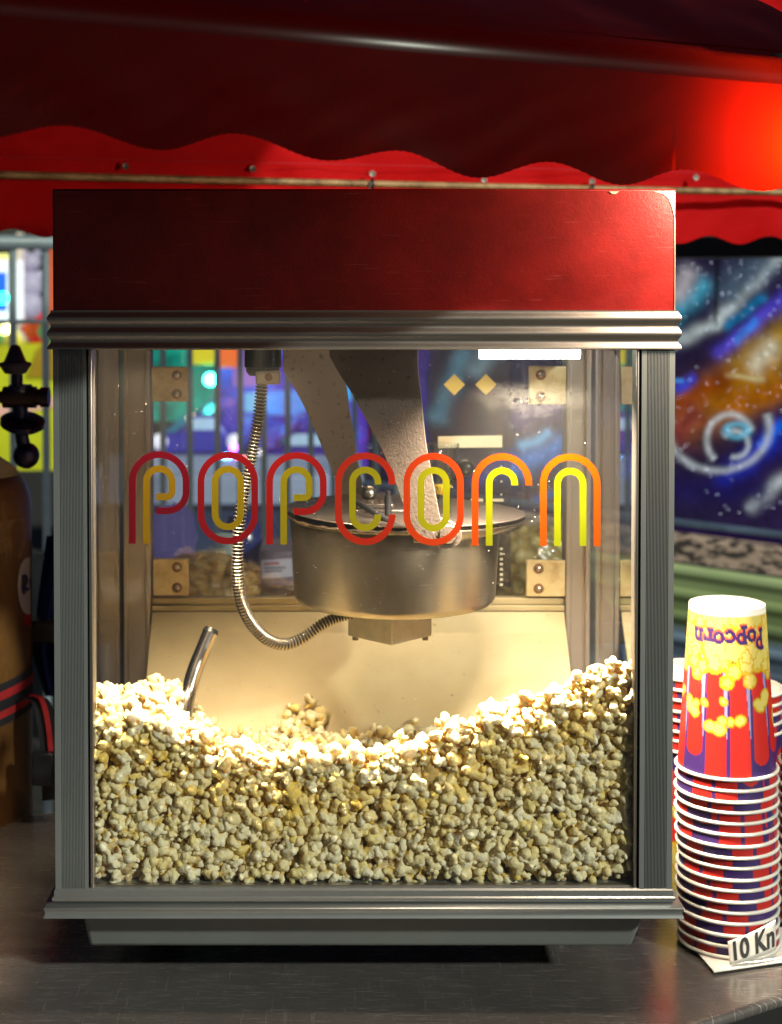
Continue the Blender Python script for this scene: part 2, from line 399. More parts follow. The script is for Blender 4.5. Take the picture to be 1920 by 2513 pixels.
# panes
obj('side_pane', MB().add([(xl+.004,.031,zp0),(xl+.004,YB+.028,zp0),(xl+.004,YB+.028,zp1),(xl+.004,.031,zp1)], [(0,1,2,3)]), M_GLASSS, mach, smooth=0)
obj('side_pane', MB().add([(xr-.004,.031,zp0),(xr-.004,YB+.028,zp0),(xr-.004,YB+.028,zp1),(xr-.004,.031,zp1)], [(0,1,2,3)]), M_GLASSS, mach, smooth=0)
rg = obj('rear_door_pane', MB().add([(xa,YB+.009,Z(1285,YB)+.0005),(xb,YB+.009,Z(1285,YB)+.0005),(xb,YB+.009,zrt),(xa,YB+.009,zrt)], [(0,1,2,3)]), M_GLASSR, mach, smooth=0)
yg = .0075
fg = obj('front_pane', MB().add([(X(199.2),yg,zp0),(X(1364.8),yg,zp0),(X(1364.8),yg,zp1),(X(199.2),yg,zp1)], [(0,1,2,3)]), M_GLASSF, mach, smooth=0)
obj('pane_edge', MB().box(X(199.2), X(1364.8), .0052, .0105, Z(1912), Z(1905.5)), M_TRIM, mach)
obj('pane_edge', MB().box(X(199.2), X(1364.8), .004, .0095, zp1-.0012, zp1+.001), M_TRIM, mach)
# lettering on the front pane: each letter a double line
def arc(cx, cy, r, a0, a1, n=20): return [(cx+r*math.cos(math.radians(a0+(a1-a0)*k/n)), cy-r*math.sin(math.radians(a0+(a1-a0)*k/n))) for k in range(n+1)]
def letter(ch, x0, dy):
    T, Bt, W, r, i0, iw, ir = 976.3+dy, 1161+dy, 115.4, 57.7, 30.3, 54.9, 27.4
    x1 = x0+W; cx = x0+r; yc = T+r; bot = Bt+6.5
    a, b = x0+i0, x0+i0+iw
    if ch == 'p':
        o = [(x0, bot)]+arc(cx, yc, r, 180, 0)+[(x1, yc+22)]+arc(x1-40, yc+23, 40, 0, -90, 12)+[(x0+51.5, yc+63)]
        i = [(a, bot)]+arc(cx, yc, ir, 180, 0)+[(b, yc+20)]+arc(b-11, yc+22, 11, 0, -90, 8)+[(x0+51.5, yc+33)]
    elif ch == 'o':
        o = arc(cx, yc, r, 180, 0)+arc(cx, Bt-r, r, 0, -180); o.append(o[0])
        i = arc(cx, yc, ir, 180, 0)+arc(cx, Bt-r, ir, 0, -180); i.append(i[0])
    elif ch == 'c':
        o = [(x1, yc+4)]+arc(cx, yc, r, 0, 180)+arc(cx, Bt-r, r, 180, 360)+[(x1, Bt-r-1)]
        i = [(b, yc+4)]+arc(cx, yc, ir, 0, 180)+arc(cx, Bt-r, ir, 180, 360)+[(b, Bt-r-1)]
    elif ch == 'r':
        o = [(x0, bot)]+arc(cx, yc, r, 180, 0)+[(x1, yc+4)]; i = [(a, bot)]+arc(cx, yc, ir, 180, 0)+[(b, yc+4)]
    else:
        o = [(x0, bot)]+arc(cx, yc, r, 180, 0)+[(x1, bot)]; i = [(a, bot)]+arc(cx, yc, ir, 180, 0)+[(b, bot)]
    return o, i
W_ = 14.4/F*1.4035
for ch, x0 in zip('popcorn', (284.4, 431.9, 579.2, 727.0, 873.8, 1020.6, 1167.2)):
    o, i = letter(ch, x0, (x0-284)*.0058); f = (x0-284)/883
    mb = MB(); mb.usecol = True
    mb.c = (.20+.46*min(1, f*1.4), .002+.02*f+.13*max(0, f-.42), .012*(1-f)); mb.stroke([P(u, v, .0036) for u, v in o], W_, (0,-1,0))  # lamplight's shift from dark red to orange put into the outline colour
    mb.c = (.34+.08*f, .18+.28*f, .004); mb.stroke([P(u, v, .0036) for u, v in i], W_, (0,-1,0))
    obj('letter', mb, M_LET, fg, smooth=0)['label'] = 'letter %s in red outline turned orange by lamplight with a yellow inner line' % ch
# hinge plates
for (u0, u1, v0, v1) in ((328, 405, 788, 862), (330, 405.5, 1200, 1278), (1135, 1213, 787, 868), (1130, 1213, 1203, 1280)):
    br = obj('hinge_plate', MB().box(X(u0, YB), X(u1, YB), YB-.003, YB+.006, Z(v1, YB), Z(v0, YB)), M_BRACK, mach, bevel=.0008)
    us = u1-25 if u0 < 700 else u0+27
    for vs in (v0+18, v1-16):
        p = P(us, vs, YB-.003)
        obj('screw', MB().lathe([(.0028, 0), (.0028, .001), (.0012, .0022), (0, .0024)], p, 16, (0,-1,0)), M_SCREW, br)
        obj('rust_stain', MB().lathe([(.0062, .0002), (.0058, .0004), (0, .0004)], p, 20, (0,-1,0)), M_RUST, br)
# instruction sheet on the rear door
t = NT('dark_printed_film'); ln = t.n('TexWave', {'Vector': t.coord(), 'Scale': 42.0, 'Distortion': .0, 'Detail': 0}, wave_type='BANDS', bands_direction='Z').outputs[0]
gate = t.ramp(t.noise(60, 2, .5, t.coord(scale=(1,1,.35))), [(.45, 0), (.55, 1)])
fl = t.math('MULTIPLY', t.ramp(ln, [(.62, 0), (.75, 1)]), gate)
film = t.bsdf(base=t.mix(t.math('MULTIPLY', fl, .5), (.012,.009,.02), (.09,.075,.09)), rough=.4)
M_FILM = t.done(t.n('MixShader', {0: .50, 1: t.n('BsdfTransparent').outputs[0], 2: film}).outputs[0])
yf = YB+.0075
sh = obj('instruction_sheet', MB().add([P(898, 752, yf), P(1096, 752, yf), P(1098, 1262, yf), P(898, 1262, yf)], [(0,1,2,3)]), M_FILM, rg, smooth=0)
sh['label'] = 'dark printed instruction film with yellow strip and two yellow diamonds on the rear door'
M_YPR = plain('yellow_print', (.62,.50,.16), .5, 0, .12, 40); M_PALE = plain('pale_print', (.72,.66,.5), .5, 0, .1, 40)
yf -= .0008
for cu in (976, 1044): obj('yellow_diamond', MB().add([P(cu-23, 826, yf), P(cu, 803, yf), P(cu+23, 826, yf), P(cu, 849, yf)], [(0,1,2,3)]), M_YPR, rg, smooth=0)
obj('pale_strip', MB().add([P(941, 937, yf), P(1079, 935, yf), P(1079, 960.5, yf), P(941, 962, yf)], [(0,1,2,3)]), M_PALE, rg, smooth=0)
m = MB()
0 and MB().add([P(941, 937, yf), P(1079, 935, yf), P(1079, 960.5, yf), P(941, 962, yf)], [(0,1,2,3)])
for v in range(1176, 1262, 11): m.add([P(1074, v, yf), P(1080, v, yf), P(1080, v+5, yf), P(1074, v+5, yf)], [(0,1,2,3)])
obj('dashed_scale', m, M_PALE, rg, smooth=0); m = MB()
for v in (1002, 1034, 1062): m.lathe([(.0011, 0), (.001, .0003)], P(1077, v, yf), 10, (0,-1,0))
for u0, u1 in ((1011, 1038), (1058, 1082)): obj('pale_strip', MB().add([P(u0, 1071, yf), P(u1, 1071, yf), P(u1, 1077, yf), P(u0, 1077, yf)], [(0,1,2,3)]), M_PALE, rg, smooth=0)
obj('dotted_scale', m, M_PALE, rg, smooth=0)
# lamp tube under the roof
yl = .040
t = NT('fill_tube_glow'); M_FILLTUBE = t.done(t.n('Emission', {'Color': (1,.85,.6,1), 'Strength': 6}).outputs[0])
t = NT('lamp_glow'); M_LAMP = t.done(t.n('Emission', {'Color': (1,.95,.9,1), 'Strength': 26}).outputs[0])
la, lb = P(1030, 757, yl), P(1245, 757, yl)
lm = obj('lamp_housing', MB().box(la.x-.012, lb.x+.012, yl-.014, yl+.014, la.z+.0065, la.z+.03), M_TRIM, mach, bevel=.002)
obj('lamp_or_fill_tube', MB().cyl(la, lb, .0058, n=24), M_LAMP, lm)
obj('cabinet_ceiling', MB().box(xl+.006, xr-.006, .024, YB+.02, zb0+.03, zb0+.034), M_RAIL, mach)
ld = bpy.data.lights.new('cabinet_or_fill_light', 'AREA'); ld.shape = 'RECTANGLE'; ld.size = (lb-la).length; ld.size_y = .02; ld.energy = 11.5; ld.spread = math.radians(112); ld.color = (1,.84,.60)
lo = bpy.data.objects.new('cabinet_or_fill_light', ld); COL.objects.link(lo); lo.parent = lm; lo.location = (la+lb)/2+Vector((0,0,-.0075))-wloc(lm)
for nm, ua, ub, y_, en_ in (('front', 250, 645, .026, 5.0), ('rear', 650, 1110, .37, .45)):  # unseen front and rear tubes added to fill popcorn and back plate
    qa, qb = P(ua, 735, y_), P(ub, 735, y_); qa.z = qb.z = zb0+.012
    hs_ = obj('lamp_housing', MB().box(qa.x-.012, qb.x+.012, y_-.011, y_+.011, qa.z+.0065, zb0+.029), M_TRIM, mach, bevel=.002)  # housing of the added unseen fill tube
    obj('lamp_or_fill_tube', MB().cyl(qa, qb, .0055, n=24), M_FILLTUBE, hs_)
    l2 = bpy.data.lights.new('cabinet_or_fill_light', 'AREA'); l2.shape = 'RECTANGLE'; l2.size = (qb-qa).length; l2.size_y = .012; l2.energy = en_; l2.spread = math.radians(100); l2.color = (1,.80,.52)
    o2 = bpy.data.objects.new('cabinet_or_fill_light', l2); COL.objects.link(o2); o2.parent = hs_; o2.location = (qa+qb)/2+Vector((0,0,-.0075))-wloc(hs_)
# kettle
yk = .20; K = P(848, 1104, yk); Kb = P(848, 1288, yk); s_ = (1.4+yk)/F
ket = MB(); r1, r0 = 226*s_, 217*s_; zk1, zk0 = K.z, Kb.z
ket.lathe([(.0, zk0), (r0-.009, zk0), (r0-.003, zk0+.0015), (r0-.0005, zk0+.005), (r0, zk0+.009), (r1, zk1-.004), (r1+.002, zk1-.002), (r1+.002, zk1), (r1-.004, zk1), (r1-.006, zk1-.01)], (K.x, yk, 0), 96)
kt = thing('kettle_mount', '', ''); bpy.data.objects.remove(kt)
kettle = obj('kettle', ket, M_KETTLE, mach, smooth=40)
def lidpt(a, rr=1.0):
    r = r1+.003
    x = math.cos(a)*r; y = math.sin(a)*r
    if x > 0: x *= 1+.21*max(0, math.cos(a))**1.2
    return x*rr, y*rr
lp = [lidpt(2*PI*k/96) for k in range(96)]
tilt = lambda x: -.0022-.008*(x/r1)*.35+.0045
lid = MB(); 
lid.prism([(K.x+x, yk+y, zk1+tilt(x)+.0012) for x, y in lp], (0,0,.0016))
kl = obj('kettle_lid', lid, M_LID, kettle, bevel=.0006)
lip = MB(); n = 40
for k in range(n+1):
    pass
rows = []
lipv = []; lipf = []
for k in range(n+1):
    a = -PI*.46+PI*.92*k/n; x, y = lidpt(a); r_ = r1+.001; ix, iy = math.cos(a)*r_, math.sin(a)*r_
    for q in range(5):
        w = q/4; lipv.append((K.x+ix+(x-ix)*w, yk+iy+(y-iy)*w, zk1-.011+(.009+tilt(x))*w**1.6))
for k in range(n):
    for q in range(4): i = k*5+q; lipf.append((i, i+5, i+6, i+1))
lo_ = obj('pouring_lip', MB().add(lipv, lipf), M_KETTLE, kettle); sd = lo_.modifiers.new('sheet', 'SOLIDIFY'); sd.thickness = .0012
# greasy seam under the lid rim
gr = MB(); gv = []
for k in range(97):
    a = 2*PI*k/96; gv.append(Vector((K.x+(r1+.0022)*math.cos(a), yk+(r1+.0022)*math.sin(a), zk1-.0005+.0006*math.sin(k*2.7))))
gr.tube(gv, [.0011+.0005*math.sin(k*1.9)+.0004*math.sin(k*5.3) for k in range(97)], 6, False)
obj('grease_seam', gr, M_GREASE, kettle)
# square drive box under the kettle
hb = 92*s_
zdb = P(835, 1387, yk-hb).z
m = MB().prism([(K.x-.0045-hb, yk, zdb), (K.x-.0045, yk-hb, zdb), (K.x-.0045+hb*.98, yk, zdb), (K.x-.0045, yk+hb, zdb)], (0,0,zk0-.0003-zdb))
db = obj('drive_box', m, plain('cast_zinc', (.33,.31,.27), .5, .75, .35, 90, .2, 400), kettle, bevel=.0012)
for a in (PI, 0): obj('box_stud', MB().cyl((K.x-.0045+math.cos(a)*(hb-.008), yk-.001, zdb-.004), (K.x-.0045+math.cos(a)*(hb-.008), yk-.001, zdb-.0001), .0032, n=12), M_GREASE, mach)
# hanger arms
def plate(pts, Y, th): return MB().prism([P(u, v, Y) for u, v in pts], (0, th, 0))
def sm(pts, n=5): return [(p.x, p.y) for p in spline([Vector((u, v, 0)) for u, v in pts], n)]
fa = [(707,715),(707,751)]+sm([(708,766),(729,803),(755,844),(783.5,896),(815,956),(843,1021),(869.5,1094),(893,1142),(915,1164)])+sm([(945,1177),(966,1178.5),(984,1171),(992.5,1156),(989,1137),(972,1122),(946,1113)])+sm([(928,1018),(915,945),(906,854),(899.5,800),(898.5,751)])+[(898.5,715)]
ya = yk-r1-.022
obj('hanger_arm', plate(fa, ya, .009), M_ARM, mach, smooth=30, bevel=.0007)
p = P(963, 1146, ya)
obj('pivot_bolt', MB().lathe([(.0092,0),(.0092,.004),(.008,.0055),(0,.0058)], p, 32, (0,-1,0)).cyl(p, (p.x, yk-r1+.004, p.z), .006), M_ARM, mach)
ra = [(607.5,715),(607.5,797)]+sm([(614,806),(638,844),(664,896),(690,956),(716,1019),(737,1071),(744,1100)])+[(775,1110)]+sm([(779,1050),(778,1034),(764,964),(755,904),(746,839),(738,790)])+[(732,715)]
yr = yk+r1+.006
obj('hanger_arm', plate(ra, yr, .009), M_ARM2, mach, smooth=30, bevel=.0007)
# socket, thermostat block and armoured cable
ys = .15
m = MB(); c0 = P(565, 715, ys); c1 = P(565, 806, ys); m.lathe([(.0185,0),(.0185,(c0-c1).length*.8),(.017,(c0-c1).length*.82),(.017,(c0-c1).length-.004),(.014,(c0-c1).length)], c0, 32, (0,0,-1))
so = obj('power_socket', m, M_BLACK, mach)
pa, pb = P(549, 797, ys-.02), P(602, 826, ys-.02)
tb = obj('thermostat_block', MB().box(pa.x, pb.x, ys-.022, ys-.004, pb.z, pa.z), M_WHITEP, so, bevel=.003, seg=3)
obj('rust_dot', MB().lathe([(.0038,0),(.003,.0008),(0,.001)], P(577, 810, ys-.0225), 16, (0,-1,0)), M_RUST, tb)
cp = spline([P(u, v, y) for u, v, y in ((563,822,.14),(560,855,.135),(555,900,.13),(547,950,.125),(537,1000,.12),(525,1060,.115),(516,1110,.11),(511,1170,.11),(510,1220,.112),(514,1270,.118),(525,1310,.125),(545,1345,.135),(575,1373,.145),(610,1384,.155),(650,1371,.165),(690,1343,.175),(728,1325,.185),(760,1318,.19))], 90)
L = [0]
for i in range(1, len(cp)): L.append(L[-1]+(cp[i]-cp[i-1]).length)
cb = MB(); cb.usecol = True; cb.tube(cp, [.0051+.0013*math.sin(l/.0035*2*PI) for l in L], 14)
cb.col = [tuple(np.array((.40,.36,.31))*(.06+.94*min(1, max(0, .6+.9*math.sin(l/.0035*2*PI))))) for l in L for k in range(14)]  # groove shade painted into the cable colour
t = NT('ribbed_conduit'); M_CABLE = t.done(t.bsdf(base=t.n('VertexColor', layer_name='col').outputs[0], rough=.25, metal=.9))
obj('armoured_cable', cb, M_CABLE, mach, smooth=60)
# lid fittings: hinge plate, spring, stay rod, handle knob
hz = zk1+.0048
m = MB().box(K.x-.046, K.x+.012, yk-.030, yk+.03, hz-.0015, hz+.004); m.box(K.x-.04, K.x-.002, yk-.02, yk+.012, hz+.004, hz+.0085)
hp = obj('lid_hinge', m, M_LID, kl, bevel=.001)
m = MB()
for k in range(5): m.box(K.x-.034+k*.006, K.x-.030+k*.006, yk-.014, yk+.004, hz+.0083, hz+.0098)
obj('vent_slots', m, M_GREASE, hp)
obj('hinge_bolt', MB().sphere((K.x-.026, yk+.022, hz+.013), .0085, 20), M_SCREW, hp)
ps = P(834, 1076, yk-.05); obj('spring_post', MB().cyl((ps.x, yk-.05, zk1+.002), (ps.x, yk-.05, zk1+.026), .0036, n=16).cyl((ps.x, yk-.05, zk1+.026), (ps.x, yk-.05, zk1+.031), .0024, n=12), M_BLACK, kl)
obj('stay_rod', MB().tube(spline([P(763,1076,yk-.03), P(800,1098,yk-.06), P(860,1135,yk-.103)], 8), .0032, 12), M_BLACK, kl)
pk = P(1000, 1005, yk+.06)
obj('handle_knob', MB().sphere(pk, .0095, 28).cyl(pk, (pk.x-.03, pk.y+.03, zk1+.004), .003), M_BLACK, kl)
cr = MB()
for k in range(70):
    u = random.uniform(770, 880); v = random.uniform(1085, 1135); y = yk-.04-.05*random.random(); q = P(u, v, y)
    cr.sphere((q.x, y, zk1+.0045), random.uniform(.0006,.0017), 6)
obj('grease_crumbs', cr, M_GREASE, kl)
# shot glass with oil, standing on the lid
gc = G(957, 1098, zk1+.006); gz = zk1+.0045
gcx = P(951, 1098, gc.y).x
sg = thing('shot_glass', 'small clear shot glass with yellow oil standing on the kettle lid', 'glass', (gcx, gc.y, gz))
t = NT('clear_glass'); M_CLEAR = t.done(t.n('MixShader', {0: t.math('ADD', t.math('MULTIPLY', t.math('POWER', t.n('LayerWeight', {'Blend': .5}).outputs['Facing'], 3.5), .85), .06), 1: t.n('BsdfTransparent', {'Color': (.93,.94,.93,1)}).outputs[0], 2: t.n('BsdfGlossy', {'Color': (1,1,1,1), 'Roughness': .05}).outputs[0]}).outputs[0])
t = NT('yellow_oil'); M_OIL = t.done(t.n('MixShader', {0: .35, 1: t.n('BsdfTransparent', {'Color': (.85,.72,.08,1)}).outputs[0], 2: t.bsdf(base=(.75,.6,.04), rough=.1)}).outputs[0])
sg_s = (1.4+gc.y)/F; hh = 150*sg_s; rb_, rt_ = 17*sg_s, 36*sg_s
m = MB().lathe([(0,gz),(rb_*1.05,gz),(rb_*1.12,gz+.002),(rb_,gz+.006),(rb_+(rt_-rb_)*.35,gz+hh*.42),(rt_,gz+hh-.001),(rt_-.0006,gz+hh),(rt_-.0014,gz+hh-.001),(rb_+(rt_-rb_)*.35-.0016,gz+hh*.42),(rb_-.0012,gz+hh*.27),(0,gz+hh*.25)], (gcx,gc.y,0), 40)
obj('glass_wall', m, M_CLEAR, sg, smooth=60)
f1 = lambda w: rb_+(rt_-rb_)*.35*w/.42 if w < .42 else 0
m = MB().lathe([(0,gz+hh*.256),(rb_-.0016,gz+hh*.276),(f1(.40)-.0017,gz+hh*.40),(0,gz+hh*.40)], (gcx,gc.y,0), 40)
obj('oil', m, M_OIL, sg, smooth=60)
# ------------------------------------------------------------------ popcorn heap
def ico(sub):
    bm = bmesh.new(); bmesh.ops.create_icosphere(bm, subdivisions=sub, radius=1); bm.verts.ensure_lookup_table()
    v = np.array([x.co[:] for x in bm.verts]); f = np.array([[y.index for y in x.verts] for x in bm.faces]); bm.free(); return v, f
def kernel(dirs, seed):
    """star-shaped union of puffed lobes; returns radius and a 0..1 crease measure"""
    r = np.random.default_rng(seed); n = r.integers(6, 10)
    best = np.full(len(dirs), .30); second = np.full(len(dirs), .30)
    hull = r.normal(size=3); hull /= np.linalg.norm(hull)
    for k in range(n):
        c = r.normal(size=3); c /= np.linalg.norm(c)
        if c@hull > .55: c = -c
        c *= r.uniform(.40, .70); rho = r.uniform(.26, .44)
        b = dirs@c; q = rho*rho-(c@c-b*b); t = np.where(q > 0, b+np.sqrt(np.maximum(q, 0)), 0)
        second = np.maximum(second, np.minimum(best, t)); best = np.maximum(best, t)
    cre = np.clip((best-second)/.14, 0, 1)
    rad = best-(1-cre)**2*.11
    wr = np.abs(np.sin(dirs@r.normal(size=3)*5.5+r.uniform(0, 6))*np.sin(dirs@r.normal(size=3)*6.5+r.uniform(0, 6)))
    rad = rad+.04*wr-.016
    if r.random() < .55:                                     # open shell: a hollow with the hull at its bottom
        cone = np.clip((dirs@hull-.55)/.35, 0, 1); rad = rad*(1-.62*cone*cone*(3-2*cone))+.10*np.exp(-((dirs@hull-.55)/.12)**2)
    hf = np.clip((dirs@hull-.70)/.22, 0, 1)
    low = np.clip((rad-.30)/.24, 0, 1)
    return rad, cre, hf, low
NV = 22
def build_kernels(items, sub):
    dirs, fc = ico(sub); var = [kernel(dirs, 100+k) for k in range(NV)]
    allv = []; allc = []; nvt = len(dirs)
    for (pos, rad, tint) in items:
        k = RNG.integers(NV); rr, cre, hf, low = var[k]
        q = RNG.normal(size=4); q /= np.linalg.norm(q); w, x, y, z = q
        R = np.array([[1-2*(y*y+z*z), 2*(x*y-z*w), 2*(x*z+y*w)], [2*(x*y+z*w), 1-2*(x*x+z*z), 2*(y*z-x*w)], [2*(x*z-y*w), 2*(y*z+x*w), 1-2*(x*x+y*y)]])
        sc = RNG.uniform(.82, 1.18, 3)
        v = (dirs*rr[:, None]*sc)@R.T*(rad/.8)+pos
        white = np.array([.96,.935,.72]); yel = np.array([.82,.60,.14]); brown = np.array([.20,.075,.012])
        ym = tint[0]; c = white*(1-ym)+np.array([.92,.76,.22])*ym
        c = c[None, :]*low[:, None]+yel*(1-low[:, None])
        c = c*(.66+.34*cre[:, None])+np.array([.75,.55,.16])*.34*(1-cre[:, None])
        if tint[2] > 0: c = c*(1-tint[2])+np.array([1.0,.72,.10])*tint[2]  # painted lamp glow, mixed in as butter yellow
        if len(tint) > 3 and tint[3]: c = c*(1-tint[3])+np.array([.50,.27,.03])*tint[3]  # painted shade: dark orange for kernels lying deeper
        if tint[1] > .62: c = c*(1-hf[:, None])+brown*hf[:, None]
        allv.append(v); allc.append(c)
    V = np.concatenate(allv); C = np.concatenate(allc)
    Fc = (np.arange(len(items))[:, None, None]*nvt+fc[None]).reshape(-1, 3)
    return V, C, Fc
fr_u = [150,200,262,339,430,503,558,612,685,758,815,875,911,984,1057,1130,1203,1221,1276,1323,1375,1440]
fr_v = [1545,1542,1522,1548,1575,1600,1627,1628,1618,1618,1614,1604,1593,1555,1533,1519,1497,1472,1458,1440,1438,1436]
fx_ = np.array([X(u) for u in fr_u]); fz_ = np.array([Z(v)-.004 for v in fr_v])
zfl = Z(1905)
def Fz(x): return np.interp(x, fx_, fz_)
def H(x, y):
    """height of the heap: high against the front pane, hollow behind it, thin on the back plate"""
    f = Fz(x); uu = 780+(x-.026)*1900
    lump = .006*np.sin(x*55+1.2)*np.cos(y*48)+.004*np.sin(x*120+y*90)
    left = np.clip((.5-(uu-200)/650), 0, 1); right = np.clip((uu-900)/300, 0, 1)
    back = -.53+.0*x                                         # relative to eye level
    zc = CAM.z-.478-.10*np.clip(y-.03, 0, .09)/.09*.9
    slope_c = f-(f-(CAM.z-.505))*np.clip(y/.12, 0, 1)
    hump_l = CAM.z-.425-.9*np.clip(y-.20, 0, .3)
    hl = f+(hump_l-f)*np.clip((y-.02)/.12, 0, 1)
    hl = np.where(uu > 470, hl-(uu-470)*.0005, hl)
    wl = np.clip((530-uu)/110, 0, 1); wr = np.clip((uu-1000)/250, 0, 1)
    hr = f-.55*np.clip(y-.02, 0, .5)
    h = slope_c*(1-wl)*(1-wr)+hl*wl+hr*wr*(1-wl)
    rz = zp_top-1.07*(YB-y)
    bump_m = np.exp(-((uu-665)/75)**2-((y-.285)/.05)**2)*.005
    h = np.maximum(h, np.where((y > .2) & (bump_m > .0018), rz+bump_m*1.0+.002, -9))
    return h+lump
items_hi = []; items_lo = []
def tint(): return (float(np.clip(RNG.normal(.18, .26), 0, 1)), RNG.random(), 0.0)
x0_, x1_ = xl+.012, xr-.012
sp = .0093
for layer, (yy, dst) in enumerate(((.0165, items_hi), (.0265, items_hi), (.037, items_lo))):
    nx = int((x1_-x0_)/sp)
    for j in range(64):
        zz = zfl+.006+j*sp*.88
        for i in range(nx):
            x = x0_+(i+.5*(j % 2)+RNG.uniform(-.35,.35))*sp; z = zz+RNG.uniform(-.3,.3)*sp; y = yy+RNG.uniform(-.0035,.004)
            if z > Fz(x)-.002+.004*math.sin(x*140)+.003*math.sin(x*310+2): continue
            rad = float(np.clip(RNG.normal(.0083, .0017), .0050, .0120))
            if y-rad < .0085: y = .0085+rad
            tn = tint(); dp = (float(Fz(x))-z); glow_tint = math.exp(-((dp-.042)/.030)**2)*RNG.random()**1.3*.85; tn = (tn[0], tn[1], glow_tint, .0 if layer == 0 else .55)  # lamp glow under the crest and shade in deeper layers set as tints
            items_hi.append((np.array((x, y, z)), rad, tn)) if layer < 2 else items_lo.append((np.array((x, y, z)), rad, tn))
ny = int((YB-.05)/.0102); nx = int((x1_-x0_)/.0102)
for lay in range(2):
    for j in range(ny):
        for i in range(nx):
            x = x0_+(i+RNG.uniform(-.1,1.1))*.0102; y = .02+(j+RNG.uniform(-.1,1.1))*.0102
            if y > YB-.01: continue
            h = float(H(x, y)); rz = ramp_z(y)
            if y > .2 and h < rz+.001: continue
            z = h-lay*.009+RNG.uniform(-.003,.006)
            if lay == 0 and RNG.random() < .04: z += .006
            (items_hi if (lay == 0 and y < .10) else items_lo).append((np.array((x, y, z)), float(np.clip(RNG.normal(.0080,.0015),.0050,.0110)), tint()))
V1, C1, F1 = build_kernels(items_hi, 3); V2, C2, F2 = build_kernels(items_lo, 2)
# packed core under the kernels you can see
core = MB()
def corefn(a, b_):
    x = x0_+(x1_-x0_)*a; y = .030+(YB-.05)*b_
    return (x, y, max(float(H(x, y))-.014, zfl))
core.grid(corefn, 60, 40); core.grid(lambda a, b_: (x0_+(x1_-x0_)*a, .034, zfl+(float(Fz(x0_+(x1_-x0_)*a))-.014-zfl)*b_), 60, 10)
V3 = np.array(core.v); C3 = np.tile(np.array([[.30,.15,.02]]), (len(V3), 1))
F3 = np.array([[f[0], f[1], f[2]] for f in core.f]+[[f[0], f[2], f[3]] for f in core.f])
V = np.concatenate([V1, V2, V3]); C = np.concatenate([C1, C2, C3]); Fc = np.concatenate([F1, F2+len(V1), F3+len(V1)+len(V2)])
me = bpy.data.meshes.new('popcorn_heap'); base = np.array([(xl+xr)/2, .2, zfl])
me.vertices.add(len(V)); me.vertices.foreach_set('co', (V-base).astype(np.float32).ravel())
me.loops.add(len(Fc)*3); me.loops.foreach_set('vertex_index', Fc.astype(np.int32).ravel())
me.polygons.add(len(Fc)); me.polygons.foreach_set('loop_start', np.arange(0, len(Fc)*3, 3, dtype=np.int32))
me.polygons.foreach_set('use_smooth', np.ones(len(Fc), bool))
me.update(calc_edges=True)
ca = me.color_attributes.new('col', 'FLOAT_COLOR', 'POINT'); ca.data.foreach_set('color', np.concatenate([C, np.ones((len(C), 1))], 1).astype(np.float32).ravel())
t = NT('popped_corn'); c = t.n('VertexColor', layer_name='col').outputs[0]
tc = t.mix(1.0, t.mix(.45, c, (1,.95,.75)), (1.0,.80,.30), 'MULTIPLY')
vn = t.n('TexVoronoi', {'Vector': t.coord(), 'Scale': 330.0}, feature='SMOOTH_F1').outputs[0]
vh = t.math('SUBTRACT', 1.0, vn)
c = t.mix(1.0, c, t.ramp(vn, [(.45, 1), (.85, (.93,.85,.62))]), 'MULTIPLY')
df = t.bsdf(base=c, rough=.6, normal=t.bump(t.math('ADD', vh, t.math('MULTIPLY', t.noise(800, 3), .15)), .5, .0020), spec=.2)
M_CORN = t.done(t.n('MixShader', {0: .24, 1: df, 2: t.n('BsdfTranslucent', {'Color': tc}).outputs[0]}).outputs[0])
me.materials.append(M_CORN)
heap = bpy.data.objects.new('popcorn_heap', me); COL.objects.link(heap); heap.location = base
tag(heap, 'heap of pale yellow popcorn piled against the front pane inside the machine', 'popcorn', kind='stuff')
# scoop whose bent handle sticks out of the heap
s0 = P(452, 1358, .21); s1 = P(420, 1437, .195); s2 = P(402, 1500, .18); s3 = P(392, 1560, .15)
scoop = thing('popcorn_scoop', 'steel scoop with its bent tube handle sticking up out of the popcorn', 'scoop', s3)
obj('handle', MB().tube(spline([s0, P(436,1397,.203), s1, s2, s3], 10), .0082, 22), M_CHROME, scoop, smooth=50)
dd = (s0-s1).normalized()
obj('handle_cap', MB().cyl(s0-dd*.0005, s0+dd*.004, .0088, .0075, 22), M_BLACK, scoop)
bl = s3+Vector((0,-.03,-.03))
m = MB().grid(lambda a, b_: (s3.x+(a-.5)*.09, s3.y-.10*b_, s3.z-.02-.03*b_-.022*math.cos((a-.5)*PI)), 12, 6)
o = obj('bowl', m, M_CHROME, scoop); sd = o.modifiers.new('sheet', 'SOLIDIFY'); sd.thickness = .001
